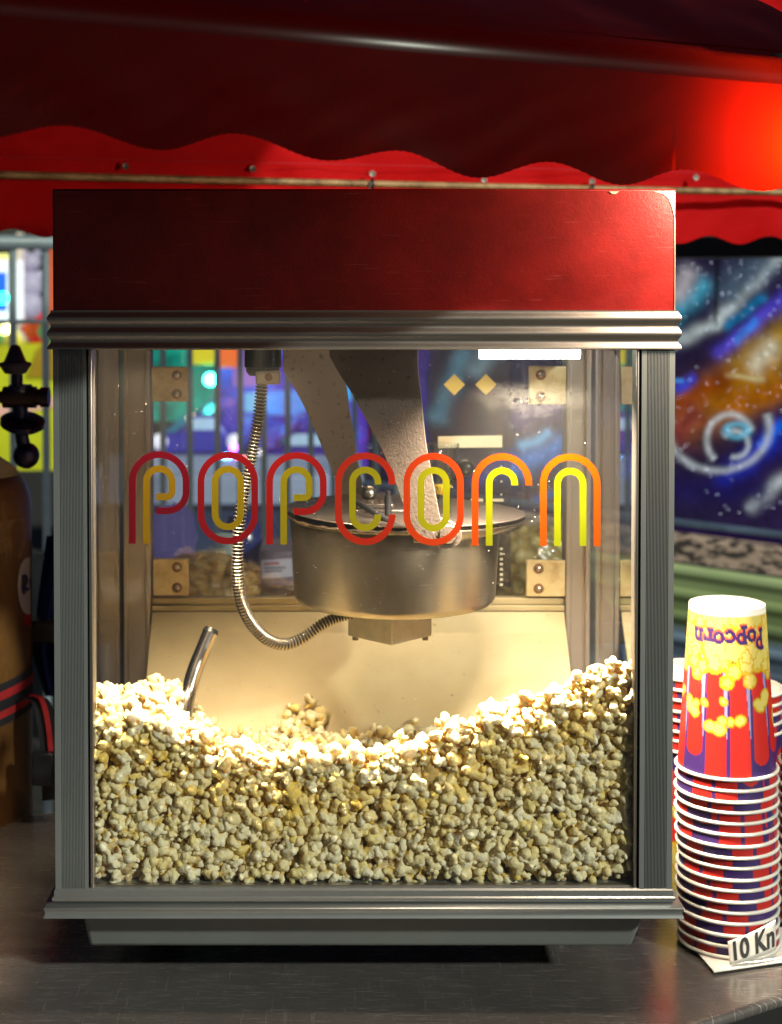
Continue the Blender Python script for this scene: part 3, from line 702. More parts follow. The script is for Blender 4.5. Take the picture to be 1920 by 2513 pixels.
# ------------------------------------------------------------------ paper cups
CH, CR0, CR1 = .164, .0485, .0375          # height, rim radius, base radius
def seg_d(px, py, a, b):
    ax, ay = a; bx, by = b; dx, dy = bx-ax, by-ay; L2 = dx*dx+dy*dy+1e-12
    t = np.clip(((px-ax)*dx+(py-ay)*dy)/L2, 0, 1); return np.hypot(px-ax-t*dx, py-ay-t*dy)
def glyph(ch):
    def ring(cx, cy, rx, ry, a0=0, a1=360): return [(cx+rx*math.cos(math.radians(a0+(a1-a0)*k/16)), cy+ry*math.sin(math.radians(a0+(a1-a0)*k/16))) for k in range(17)]
    if ch == 'P': return [[(1.5,0),(1.5,12)], [(0,0),(3,0)], [(0,12),(3,12)], ring(3.2,8.8,3.6,3.2,-90,90)]
    if ch == 'o': return [ring(3.6,3.8,3.2,3.4)]
    if ch == 'p': return [[(1.5,-4),(1.5,7)], [(0,-4),(3,-4)], [(.2,7),(1.5,7)], ring(3.6,3.6,3.0,3.2)]
    if ch == 'c': return [ring(4,3.8,3.3,3.5,50,320)]
    if ch == 'r': return [[(1.5,0),(1.5,7)], [(0,0),(3.2,0)], [(0,7),(1.5,7)], ring(4,4.2,2.4,2.8,20,150), [(6.2,5.4),(6.2,6.6)]]
    return [[(1.2,0),(1.2,7)], [(0,0),(2.4,0)], [(0,7),(1.2,7)], ring(3.8,3.8,2.6,3.2,0,170), [(6.4,4),(6.4,0)], [(5.4,0),(7.4,0)]]
def cup_paint(th, h):
    """th: angle from the front, h: 0 at the rim .. 1 at the base; colours of the printed wall"""
    R = np.random.default_rng(5)
    xm = th*42.0; ym = (1-h)*CH*1000                         # millimetres along the wall / above the base
    n = th.size; col = np.tile(np.array([.045,.018,.13]), (n, 1)); red = np.array([.52,.018,.014]); lav = np.array([.27,.23,.46])
    per = 2*PI/12; k = np.floor((th+PI)/per).astype(int) % 12; ph = ((th+PI)/per) % 1
    endh = np.array([.10,-1,-1,.12,.07,-1,-1,.11,-1,.09,-1,-1])[k]
    lw = .06+.48*np.clip((h-.22)/.55, 0, 1)                  # lavender wedge widens towards the base
    inred = (ph > .07+lw*.55) & (ph < .97-.03*(h < .5))
    edge = np.where(endh > 0, endh+.07*(1-np.sqrt(np.clip(1-((ph-.52)/.46)**2, 0, 1))), -1)
    col[inred & (h > edge)] = red
    inlav = (ph > .06) & (ph < .06+lw*.52) & (h > .24); col[inlav] = lav
    yel = np.array([.52,.37,.02]); pale = np.array([.58,.49,.13]); och = np.array([.44,.22,.01])
    W = 2*PI*42
    def wrap(x): return (x+W/2) % W-W/2
    def blobs(lst, out=1.6):
        d = np.full(n, 9e9)
        for cx, cy, r in lst: d = np.minimum(d, np.hypot(wrap(xm-cx), ym-cy)-r)
        return d
    big = [(x+R.uniform(-3,3), y, R.uniform(8,12)) for x in np.arange(-W/2, W/2, 11) for y in (8, 24, 40)]
    big += [(x+R.uniform(-4,4), R.uniform(50,60), R.uniform(6.5,10.5)) for x in np.arange(-W/2, W/2, 12.5)]
    big += [(x+R.uniform(-5,5), R.uniform(60,71), R.uniform(5,9)) for x in np.arange(-W/2, W/2, 27)]
    d = blobs(big); col[d < 1.2] = och; col[d < 0] = yel
    for cx, cy, r in big+[(x+R.uniform(-3,3), y+R.uniform(-3,3), 7) for x in np.arange(-W/2, W/2, 14) for y in (12, 30, 46)]:
        q = np.hypot(wrap(xm-cx), (ym-cy)*R.uniform(.8,1.1))-r*.72+1.0*np.sin(np.arctan2(ym-cy, xm-cx)*5+cx); mm = (q < 0) & (d < 0)
        col[mm] = pale*R.uniform(.9,1.0); ring = (np.abs(q) < .7) & (d < 0) & (R.random() < .55); col[ring] = och*.6+yel*.4
    fl = []
    for x in np.arange(-W/2, W/2, 24):
        cx = x+R.uniform(-6,6); cy = R.uniform(82,112); s = R.uniform(.6,1.15)
        fl.append([(cx+R.uniform(-6,6)*s, cy+R.uniform(-6,6)*s, R.uniform(3.5,6.5)*s) for _ in range(6)])
        if R.random() < .6: fl.append([(cx+11, cy-18, 3.6), (cx+12, cy-19.5, 3)])
    for b_ in fl:
        d2 = blobs(b_); col[d2 < .9] = och*.8; col[d2 < 0] = yel; d3 = d2+1.6; col[d3 < 0] = pale
    # wordmark, upright when the cup stands on its base
    adv = 0; strokes = []
    for i, ch in enumerate('Popcorn'):
        dy = (0,-1.2,.8,-.6,.6,-.4,.8)[i]*1.3
        for s in glyph(ch): strokes.append([(adv+x*1.36, y*1.42+dy) for x, y in s])
        adv += 1.36*(8.1 if ch != 'P' else 7.4)+.9
    def field(ox, oy):
        d = np.full(n, 9e9); mk = (ym > 5) & (ym < 60)
        for s in strokes:
            for a, b_ in zip(s[:-1], s[1:]):
                d[mk] = np.minimum(d[mk], seg_d(wrap(xm[mk])+adv/2-ox, ym[mk]-21-oy, a, b_))
        return d
    d = field(.9, -1.6); col[d < 2.3] = np.array([.72,.10,.02])
    d = field(0, 0); col[d < 1.9] = np.array([.035,.012,.10])
    col[h > .965] = np.array([.80,.78,.74])
    return col
M_CUP = m_vcol('printed_cup_paper', .42, coat=.12)
M_RIM = plain('white_cup_paper', (.66,.64,.61), .5, 0, .04, 60)
NA, NH = 300, 120
def cup_wall():
    mb = MB(); mb.usecol = True; vs = []; th = []; hs = []
    for j in range(NH+1):
        h = j/NH; r = CR0+(CR1-CR0)*h
        for k in range(NA):
            a = 2*PI*k/NA; vs.append((r*math.sin(a), -r*math.cos(a), CH*(1-h))); th.append((a+PI) % (2*PI)-PI); hs.append(h)
    fs = [(j*NA+k, j*NA+(k+1) % NA, (j+1)*NA+(k+1) % NA, (j+1)*NA+k) for j in range(NH) for k in range(NA)]
    mb.add(vs, fs); mb.col = [tuple(c) for c in cup_paint(np.array(th), np.array(hs))]
    return mb
proto = thing('paper_cup', 'x', 'paper cup')
wall = obj('cup_wall', cup_wall(), M_CUP, proto, local=True)
rim = obj('rim', MB().lathe([(CR0+.0019*math.cos(a)+.0012, CH+.0019*math.sin(a)) for a in np.linspace(0, 2*PI, 13)[:-1]], (0,0,0), 96, closed=True), M_RIM, proto, local=True, smooth=80)
inn = obj('lining', MB().lathe([(CR0-.0002, CH), (CR1+(CR0-CR1)*.09-.0006, CH*.09), (0, CH*.088)], (0,0,0), 64), M_RIM, proto, local=True)
bs_ = obj('base_disc', MB().lathe([(CR1-.0001, .0), (CR1-.0012, -.0003), (CR1-.0022, .0004), (CR1-.0016, .007), (0, .0068)], (0,0,0), 64), M_RIM, proto, local=True)
parts = [wall, rim, inn, bs_]; first = [True]
def cup(x, y, z, rz, inverted, label, group, tilt=(0,0)):
    if first[0]: r = proto; first[0] = False
    else:
        r = proto.copy(); COL.objects.link(r)
        for p in parts: q = p.copy(); COL.objects.link(q); q.parent = r
    r.location = (x, y, z); r.rotation_euler = (tilt[0]+(PI if inverted else 0), tilt[1], rz)
    if inverted: r.location = (x, y, z+CH)
    tag(r, label, 'paper cup', group); return r
ORD = ['topmost', 'second', 'third', 'fourth', 'fifth', 'sixth', 'seventh', 'eighth', 'ninth', 'tenth', 'eleventh', 'twelfth', 'thirteenth', 'fourteenth', 'fifteenth', 'sixteenth', 'seventeenth', 'eighteenth']
PITCH = .01100
def stack(u, dv, z0, n, inv, where, group, rot0=None, lean=0):
    y = dv; x = P(u, 1700, y).x
    for k in range(n):                                        # k = 0 at the top
        lvl = n-1-k; z = z0+lvl*PITCH if inv else z0+(n-1-k)*PITCH
        rz = rot0 if (k == 0 and rot0 is not None) else random.uniform(0, 2*PI)
        lab = ('topmost cup' if k == 0 else ('lowest cup' if k == n-1 else '%s cup from the top' % ORD[k]))+' '+where
        cup(x+lean*(n-1-lvl if False else lvl)/n+random.uniform(-.0009,.0009), y+random.uniform(-.0006,.0006), z+(random.uniform(-.0005,.0005) if 0 < lvl < n-1 else 0), rz, inv, lab, group, (random.uniform(-.004,.004), random.uniform(-.004,.004)))
ZP = ZC+.0045
# inverted rim touches the sheet: rims hang 2 mm below the wall
stack(1567, .155, ZP+.0022, 17, True, 'of the upside down stack carrying the price tag', 'paper cups stacked upside down behind the price tag', rot0=PI-.20, lean=-.004)
stack(1493, .285, ZC+.004, 8, False, 'of the upright stack between machine and price tag stack', 'upright paper cups stacked beside the machine')
stack(1583, .345, ZC+.004, 5, False, 'of the short upright stack behind the price tag stack', 'upright paper cups in the short rear stack')
stack(1782, .205, ZC+.0042, 16, True, 'of the upside down stack cut off by the right edge', 'paper cups in the stack at the right edge')
# sheet under the stack and its price tag
sheet = MB().prism([G(1533.7,2089,ZC+.003), G(1690,2066,ZC+.003), G(1790,2000,ZC+.003), G(1520,1985,ZC+.003), G(1475,2020,ZC+.003)], (0,0,.0012))
tag(obj('paper_sheet', sheet, plain('napkin_white', (.78,.75,.72), .8, 0, .05, 40, .2, 300), base=None), 'white paper sheet lying on the counter under the cup stack', 'paper sheet')
cn = {'tl': P(1564,2023.5,.094), 'tr': P(1668,1977,.108), 'br': P(1669,2043,.103), 'bl': P(1569,2074.7,.090)}
def tagpt(a, b_, off=0):
    q = cn['bl'].lerp(cn['br'], a).lerp(cn['tl'].lerp(cn['tr'], a), b_)
    return q+Vector((0, .008*(a-.45)**2*1.5-.0005-off, 0))
pt = thing('price_tag', 'white price tag reading 10 Kn leaning on the lowest cups', 'price tag', cn['bl'])
o = obj('card', MB().grid(lambda a, b_: tagpt(a, b_), 14, 6), plain('tag_paper', (.70,.67,.63), .7, 0, .06, 60), pt); sd = o.modifiers.new('sheet', 'SOLIDIFY'); sd.thickness = .0004; sd.offset = -1
wt = (cn['br']-cn['bl']).length; ht = (cn['tl']-cn['bl']).length
obj('lettering', text_mb('10 Kn', 1.0, lambda x, y: tagpt(.5+x/2.55, .50+y/.95, .0007), .03), plain('black_ink', (.02,.02,.025), .6), pt, smooth=0)
# ------------------------------------------------------------------ steel counter
def m_counter():
    t = NT('scratched_counter_steel'); w = t.coord()
    b = t.noise(5, 5, .6, w); sm_ = t.noise(2.2, 4, .6, w, .8)
    s1 = t.noise(6, 4, .65, t.coord(scale=(6, 130, 1), rot=(0,0,-.62))); s2 = t.noise(5, 3, .6, t.coord(scale=(4, 170, 1), rot=(0,0,.12))); s3 = t.noise(5, 3, .6, t.coord(scale=(120, 4, 1), rot=(0,0,.75)))
    sc = t.math('MAXIMUM', t.ramp(s1, [(.60, 0), (.68, 1)]), t.math('MAXIMUM', t.ramp(s2, [(.63, 0), (.70, 1)]), t.ramp(s3, [(.62, 0), (.70, .5)])))
    c = t.mix(b, (.31,.285,.28), (.54,.49,.475)); c = t.mix(1.0, c, t.ramp(sm_, [(.3, .45), (.7, 1.0)]), 'MULTIPLY'); c = t.mix(t.math('MULTIPLY', sc, .6), c, (.95,.85,.78))
    r = t.math('ADD', t.math('MULTIPLY', sm_, .22), t.math('MULTIPLY', sc, .12)); r = t.math('ADD', r, .10)
    h = t.math('ADD', t.math('MULTIPLY', s1, .6), t.math('MULTIPLY', s2, .6))
    return t.done(t.bsdf(base=c, rough=r, metal=.72, normal=t.bump(h, .16, .0004)))
M_CTR = m_counter()
e0, e1 = G(1500, 2199, ZC), G(1680, 2140, ZC); ed = (e1-e0).normalized(); en = Vector((-ed.y, ed.x, 0))
bk0 = G(112, 1743, ZC); bd = (G(112,1743,ZC)-G(0,1757,ZC)).normalized()
cA, cB = e0-ed*1.5, e0+ed*.62; cD, cC = bk0-bd*.9, bk0+bd*1.3
ctr = thing('counter', 'scratched stainless steel stall counter under the popcorn machine and cups', 'counter', (0,.1,0))
m = MB().prism([cA, cB, cC, cD], (0,0,-.012))
obj('worktop', m, M_CTR, ctr, bevel=.005, seg=5)
m = MB().prism([cA+en*.14, cB+en*.14-ed*.03, cC-en*.05-ed*.02, cD-en*.05], (0,0,-.86))
m.v = [(x, y, z-.014) for x, y, z in m.v]
obj('apron', m, plain('counter_apron', (.012,.011,.013), .6, 0, .3, 10), ctr)
# ------------------------------------------------------------------ awning
def m_fabric(name, base, tl, tf, rough=.4, spec=.5, bs=.25):
    t = NT(name); wv = t.noise(900, 2, .5); b = t.noise(4, 4, .6)
    wr = t.noise(3.2, 3, .5, t.coord(scale=(1, 1, 4.5)))
    c = t.mix(b, tuple(x*.75 for x in base), tuple(x*1.2 for x in base))
    nm = t.bump(t.math('ADD', t.math('MULTIPLY', wv, .05), wr), bs, .012)
    df = t.bsdf(base=c, rough=rough, normal=nm, spec=spec, sheen=.0)
    return t.done(t.n('MixShader', {0: tf, 1: df, 2: t.n('BsdfTranslucent', {'Color': (*tl, 1)}).outputs[0]}).outputs[0])
M_VAL = m_fabric('dark_red_vinyl', (.016,.0001,.0001), (.55,.007,.0005), .12, .5, .02, .02)
M_ROOF = m_fabric('glossy_red_vinyl', (.022,.0003,.0003), (.4,.01,.001), .04, .24, .085, .03)
M_REAR = m_fabric('red_canvas', (.58,.005,.007), (.4,.01,.01), .12, .7, .08, .35)
hp_u = [-230,-45,135,350,500,710,850,1030,1175,1340,1470,1635,1760,1900]
hp_v = [268,300,270,322,287,345,324,382,348,397,364,410,382,425]
def hem(u):
    for i in range(len(hp_u)-1):
        if hp_u[i] <= u <= hp_u[i+1]:
            w = (u-hp_u[i])/(hp_u[i+1]-hp_u[i]); w = .5-.5*math.cos(PI*w); return hp_v[i]+(hp_v[i+1]-hp_v[i])*w
    return 340
def vy(u): q = (u-900)/700; return -.36+.21*(u/1680)+.045*q*q/(1+.8*q*q)
hd = Vector((P(1680,300,vy(1680))-P(0,300,vy(0)))); hd.z = 0; hd.normalize(); hn = Vector((-hd.y, hd.x, 0))
fa_ = thing('front_awning', 'dark red vinyl awning with scalloped hem across the top of the stall front', 'awning', P(840, 300, vy(840)))
cols = 720; U = [-230+2130*k/cols for k in range(cols+1)]
def fold_v(u): return 8+.088*u
vsx = []; NR = 26
for j in range(NR+1):
    w = j/NR
    for u in U:
        vb = hem(u)+1.6*((u/8.5) % 1-.5 if (u/8.5) % 2 < 1 else .5-(u/8.5) % 1)*1.0
        vt = fold_v(u)+26
        v = vb+(vt-vb)*w; p = P(u, v, vy(u))
        p = p+hn*((.0016*smooth_noise(u/260, w*2, 2)*(1-w)+.002*math.sin(u/330*2*PI)*(1-w)*.3)*(1 if u < 1450 else .3))
        vsx.append(p)
    
fcs = [(j*(cols+1)+i, j*(cols+1)+i+1, (j+1)*(cols+1)+i+1, (j+1)*(cols+1)+i) for j in range(NR) for i in range(cols)]
o = obj('valance', MB().add(vsx, fcs), M_VAL, fa_, smooth=80)
rv = []; NRR = 24
for j in range(NRR+1):
    for u in U[::6]:
        p = P(u, fold_v(u)+26, vy(u)); R_ = .030
        th = min(1, j/12)*math.radians(52)
        q = p+hn*(R_*(1-math.cos(th)))+Vector((0,0,R_*math.sin(th)))
        if j > 12:
            s = (j-12)/12*1.15; q = q+hn*(s*math.sin(math.radians(52)))*1.0+Vector((0,0,s*math.cos(math.radians(52))*.62))
            q = q+Vector((0,0,.006*smooth_noise(u/200, s*3, 5)))
        rv.append(q)
nc = len(U[::6])
rf = [(j*nc+i, j*nc+i+1, (j+1)*nc+i+1, (j+1)*nc+i) for j in range(NRR) for i in range(nc-1)]
obj('roof_sheet', MB().add(rv, rf), M_ROOF, fa_, smooth=80)
m = MB(); m.tube([P(u, fold_v(u)-42, vy(u)+.036)+Vector((0,-.002,0)) for u in range(-200, 1901, 60)], .0016, 6)
obj('seam', m, M_VAL, fa_)
# rear awning panel, rail, ties
def ry(u): return .70+.36*(u/1680)
def rhem(u): return 499+.018*u*.55+9*math.cos((u-20)/(140 if u < 700 else 129)*2*PI+(PI if u < 700 else 0)+(0 if u < 700 else -1.35))
ra_ = thing('rear_awning', 'bright red canvas flap with scalloped hem hanging behind the machine', 'awning', P(840, 420, ry(840)))
def rfn(a, b_):
    u = -700+3200*a; v = rhem(u)+(-420-rhem(u))*b_
    p = P(u, v, ry(u)); return p+Vector((0,.02+.007*smooth_noise(u/120, b_*9, 1)+.004*math.sin(u/47+b_*20),0))
obj('canvas', MB().grid(rfn, 420, 40), M_REAR, ra_, smooth=80)
M_GROM = plain('tarnished_eyelet', (.16,.14,.13), .4, .7, .3, 100)
st = MB()
for u in range(-300, 1950, 7):
    v = 337+.022*u; a, b_ = P(u, v, ry(u)+.004), P(u+4.5, v+.1, ry(u+4.5)+.004); st.cyl(a, b_, .0006, n=5)
obj('stitching', st, plain('red_thread', (.62,.03,.05), .6), ra_)
for u, v in ((-10,350),(270,357),(543,362.5),(800,373),(1040,386),(1272,390),(1495,381)):
    p = P(u, v, ry(u)+.004); gm = MB().lathe([(.0020,0),(.0032,.0006),(.0044,.0005),(.0048,0)], p, 18, (0.2,-1,.1))
    obj('grommet', gm, M_GROM, ra_)
rl = [P(u, 375+.0224*u+2*math.sin(u/600), ry(u)-.018) for u in range(-400, 2200, 50)]
t = NT('weathered_pole'); c = t.ramp(t.noise(30, 5, .7), [(.3, (.10,.05,.02)), (.55, (.36,.22,.10)), (.8, (.50,.36,.20))]); M_POLE = t.done(t.bsdf(base=c, rough=.55, metal=.2))
tag(obj('awning_rail', MB().tube(rl, .0052, 16), M_POLE), 'weathered brown horizontal pole in front of the red canvas', 'pole')
def tie(u, lab):
    c0 = P(u, 378+.0224*u, ry(u)-.018); m = MB()
    m.tube([c0+Vector((.004*math.sin(a*.5), math.cos(a)*.0075, math.sin(a)*.0085)) for a in np.linspace(0, 2*PI, 20)], .0013, 8)
    m.tube([c0+Vector((0,-.008,.004)), c0+Vector((-.002,-.012,-.006)), c0+Vector((-.004,-.012,-.017))], .0012, 8)
    tag(obj('cable_tie', m, M_BLACK), lab, 'cable tie', 'black cable ties round the awning pole')
tie(796, 'black cable tie round the pole above the middle of the red box')
tie(1268, 'black cable tie round the pole near the right end of the red box')
# stall lamp behind the valance, its glow comes through the cloth
lp_ = P(1672, 236, vy(1672)+.030)
sl = thing('stall_lamp', 'lit lamp behind the right end of the dark red awning glowing orange through it', 'lamp', lp_)
t = NT('stall_lamp_glow'); M_SL = t.done(t.n('Emission', {'Color': (1,.80,.50,1), 'Strength': 60}).outputs[0])
obj('bulb', MB().sphere(lp_, .014, 20), M_SL, sl)
pq = P(1572, 250, vy(1572)+.0035); obj('side_light_stop', MB().prism([P(1550,150,vy(1550)+.030), P(1550,384,vy(1550)+.030), P(1550,384,vy(1672)+.045), P(1550,150,vy(1672)+.045)], (.0015,0,0)), M_BLACK, sl); q0, q1 = P(1550,150,vy(1550)+.016), P(1900,150,vy(1900)+.016); q1.z = q0.z; obj('top_light_stop', MB().prism([q0, q1, q1+hn*.09, q0+hn*.09], (0,0,.0015)), M_BLACK, sl)  # unseen plates added to cut the lamp's glow on valance and sign box
obj('lamp_holder', MB().cyl(lp_+Vector((0,0,.0145)), lp_+Vector((0,0,.045)), .012, .014), M_BLACK, sl)
pl = bpy.data.lights.new('stall_lamp_light', 'POINT'); pl.energy = 12; pl.color = (1,.78,.55); pl.shadow_soft_size = .036
po = bpy.data.objects.new('stall_lamp_light', pl); COL.objects.link(po); po.parent = sl; po.location = (0,0,-.032)
# ------------------------------------------------------------------ left: gas cylinder, strap, jacket
yc_ = .56; rc = .118
cxr = P(66, 1400, yc_).x; ccx = cxr-rc
gz1 = P(0, 985, yc_).z
gas = thing('gas_cylinder', 'tall brown gas cylinder with dark inflator valve and number 20 sticker left of the machine', 'gas cylinder', (ccx, yc_, 0))
prof = [(0,.0),(rc-.01,.0),(rc,.012)]
for k in range(9): a = PI/2*k/8; prof.append((.03+(rc-.03)*math.cos(a), gz1-.062+.075*math.sin(a)) if k else (rc, gz1-.062))
prof += [(.03, gz1+.04), (0, gz1+.04)]
t = NT('brown_cylinder_paint'); bb = t.noise(9, 6, .65, t.coord(scale=(1,1,.5))); c = t.ramp(bb, [(.25, (.07,.03,.009)), (.55, (.16,.07,.018)), (.8, (.23,.115,.035))])
scf = t.ramp(t.noise(40, 4, .7, t.coord(scale=(1,1,.25))), [(.62, 0), (.72, 1)]); c = t.mix(t.math('MULTIPLY', scf, .5), c, (.42,.27,.13))
M_GAS = t.done(t.bsdf(base=c, rough=.38, normal=t.bump(bb, .1, .001)))
obj('cylinder_body', MB().lathe(prof, (ccx, yc_, 0), 72), M_GAS, gas, smooth=50)
M_INF = plain('dark_valve_metal', (.022,.018,.055), .28, .6, .3, 60)
yv = yc_-.03
iv = obj('inflator', MB().lathe([(0,0),(.0095,0),(.0095,.022),(.007,.026),(.007,.040),(0,.040)], P(44, 900, yv), 24, (0,0,1)), M_INF, gas)
q = lambda u, v: P(u, v, yv)
def lz(prof, c): return MB().lathe([(r*(1.4+yv)/F, h*(1.4+yv)/F) for r, h in prof], c, 32)
obj('nozzle_cone', lz([(0,0),(22,0),(25,4),(31,14),(35,18),(34,23),(24,26),(20,35),(11,58),(5,62),(0,62)], q(33, 802)), plain('rubber_nozzle', (.02,.018,.05), .5, 0, .3, 60), iv, smooth=40)
m = MB().cyl(q(37,845), q(37,798), .0072, n=20); m.lathe([(0,0),(.013,0),(.0155,.006),(.0145,.011),(0,.012)], q(44,845), 24, (0,0,1))
obj('valve_stem', m, M_INF, iv)
m = MB().cyl(q(-140,853), q(8,853), .0075, n=20).cyl(q(8,853), q(78,853), .0135, n=24).cyl(q(78,853), q(88,853), .0105, n=24).cyl(q(88,853), q(106,853), .0125, n=24)
obj('cross_pipe', m, plain('valve_brass', (.06,.035,.03), .35, .8, .4, 60), iv)
m = MB().lathe([(0,0),(.022,.0),(.0275,.004),(.0275,.010),(.02,.014),(0,.014)], q(48,918), 36, (.15,-.35,1)); 
obj('pressure_disc', m, M_INF, iv, smooth=40)
m = MB().tube([q(45,925), q(50,950), q(55,975)], [.008,.0085,.0095], 16); m.sphere(q(57,978), .0165, 24).cyl(q(60,990), q(63,1006), .0035, .002)
obj('valve_knob', m, M_INF, iv, smooth=50)
def on_cyl(u, v, off=.0006):
    """point on the cylinder wall seen at survey column u, row v"""
    X_ = P(u, v, yc_-rc*.4).x; s = max(-.999, min(.999, (X_-ccx)/rc)); a = math.asin(s)
    y = yc_-(rc+off)*math.cos(a); return Vector((ccx+(rc+off)*s, y, P(u, v, y).z))
def patch(pts, mat, name, off):
    us = [p[0] for p in pts]; m = MB(); n = len(pts); c = on_cyl(sum(us)/n, sum(p[1] for p in pts)/n, off)
    dense = []
    for i in range(n):
        a, b_ = pts[i], pts[(i+1) % n]
        for k in range(4): dense.append((a[0]+(b_[0]-a[0])*k/4, a[1]+(b_[1]-a[1])*k/4))
    m.add([c]+[on_cyl(u, v, off) for u, v in dense], [(0, 1+i, 1+(i+1) % len(dense)) for i in range(len(dense))])
    return obj(name, m, mat, gas, smooth=60)
ov = [(49+ (14)*math.cos(a), 1258+62*math.sin(a)) for a in np.linspace(0, 2*PI, 28)[:-1]]
patch(ov, plain('sticker_white', (.62,.60,.60), .5), 'sticker', .0012)['label'] = 'white oval sticker printed with 20'
patch([(44,1300),(65.2,1316),(65,1345),(55,1352),(44,1338)], plain('sticker_red', (.5,.02,.02), .5), 'sticker', .0009)['label'] = 'red lower sticker'
obj('sticker_number', text_mb('20', 1, lambda x, y: on_cyl(48+x*17, 1253-y*48, .002), .03), plain('navy_ink', (.02,.03,.16), .5), gas, smooth=0)
patch([(-20,1125),(43,1112),(46,1150),(40,1200),(18,1180),(-5,1205),(-20,1190)], plain('torn_label', (.26,.15,.07), .7, 0, .6, 90), 'torn_label', .0008)
patch([(-40,1000),(8,985),(30,1005),(34,1020),(10,1027),(-40,1035)], plain('shoulder_label', (.42,.31,.22), .6, 0, .2, 60), 'shoulder_label', .004)
strap = thing('strap', 'black strap with two red stripes tied round the brown gas cylinder', 'strap', on_cyl(0, 1540))
def band(v0, v1, mat, name, off):
    m = MB(); vs = []; 
    for k in range(41):
        a = -PI/2+PI*k/40; x = ccx+(rc+off)*math.sin(a); y = yc_-(rc+off)*math.cos(a)
        sl_ = -.026*math.sin(a)
        zt = P(0, v0, yc_-rc).z-sl_; zb = P(0, v1, yc_-rc).z-sl_; vs += [(x, y, zt), (x, y, zb)]
    m.add(vs, [(2*k, 2*k+1, 2*k+3, 2*k+2) for k in range(40)]); return obj(name, m, mat, strap, smooth=60)
M_STR = plain('black_webbing', (.012,.011,.016), .7, 0, .3, 200); M_STRED = plain('red_webbing', (.42,.015,.02), .7, 0, .2, 200)
band(1527, 1620, M_STR, 'webbing', .0025); band(1544, 1563, M_STRED, 'red_stripe', .0032); band(1587, 1603, M_STRED, 'red_stripe', .0032)
def ribbon(pts, w, mat, name):
    pts = [Vector(p) for p in spline(pts, 8)]; vs = []
    for p in pts: vs += [p+Vector((-w/2,0,0)), p+Vector((w/2,0,.002))]
    return obj(name, MB().add(vs, [(2*k, 2*k+1, 2*k+3, 2*k+2) for k in range(len(pts)-1)]), mat, strap)
ribbon([P(66,1498,.50), P(88,1510,.48), P(100,1560,.47), P(108,1640,.47), P(110,1720,.48)], .022, M_STR, 'loose_end'); ribbon([P(66,1494,.495), P(90,1504,.474), P(104,1560,.464), P(112,1640,.464)], .006, M_STRED, 'red_stripe')
obj('buckle', MB().obox(P(93,1650,.46), (.013,0,0), (0,.006,0), (0,0,.02)), M_BLACK, strap, bevel=.002)
bc = thing('blue_jacket', 'dark blue cloth hanging between gas cylinder and machine', 'cloth', P(95, 1480, .62))
def jk(a, b_):
    v = 1150+345*b_; ul = 100-30*min(1, b_*1.5)+(28*max(0, b_-.75)*4 if b_ > .75 else 0); u = ul+(190-ul)*a
    return P(u, v, .66+.02*math.sin(a*14+b_*3)-.03*b_)
obj('cloth', MB().grid(jk, 40, 24), plain('blue_cotton', (.02,.05,.26), .8, 0, .3, 40, .3, 300), bc, smooth=80)
# ------------------------------------------------------------------ behind the stall
gnd = MB().grid(lambda a, b_: (-60+120*a, -40+120*b_, 0), 8, 8)
t = NT('asphalt'); gb = t.noise(3, 6, .7); M_ASPH = t.done(t.bsdf(base=t.mix(gb, (.03,.03,.034), (.065,.062,.06)), rough=.7, normal=t.bump(t.noise(180, 3), .5, .003)))
tag(obj('ground', gnd, M_ASPH), kind='structure')
# steel railing
def fy_(u): return 2.0+.55*(u+150)/1000
fence = thing('railing', 'grey metal railing of upright bars between the stall and the fairground', 'railing', P(100, 900, fy_(100)))
M_FENCE = plain('grey_rail_paint', (.18,.23,.25), .45, .1, .2, 30, es=.22)  # faint emission added to lift the bars against the backdrop
bars = []; u = -140.0; st_ = 78.0
while u < 860:
    bars.append(u); u += st_; st_ = max(46, st_*.967)
bars = [-112,-41,28.5,99,163,226,288,350,408,467,516,567,618,668,716,762,808,852]
zf1 = P(28, 520, fy_(28)).z
for u in bars:
    y = fy_(u); x = P(u, 800, y).x
    obj('bar', MB().cyl((x, y, .08), (x, y, zf1), .0088 if u < 110 else .0075, n=12), M_FENCE, fence)
pa_, pb_ = P(-140, 520, fy_(-140)), P(870, 520, fy_(870)); pa_.z = pb_.z = zf1
obj('top_bar', MB().cyl(pa_, pb_, .016, n=14), M_FENCE, fence)
zm = P(60, 690, fy_(60)).z; obj('middle_bar', MB().cyl((pa_.x, pa_.y, zm), (pb_.x, pb_.y, zm), .005, n=10), M_FENCE, fence)
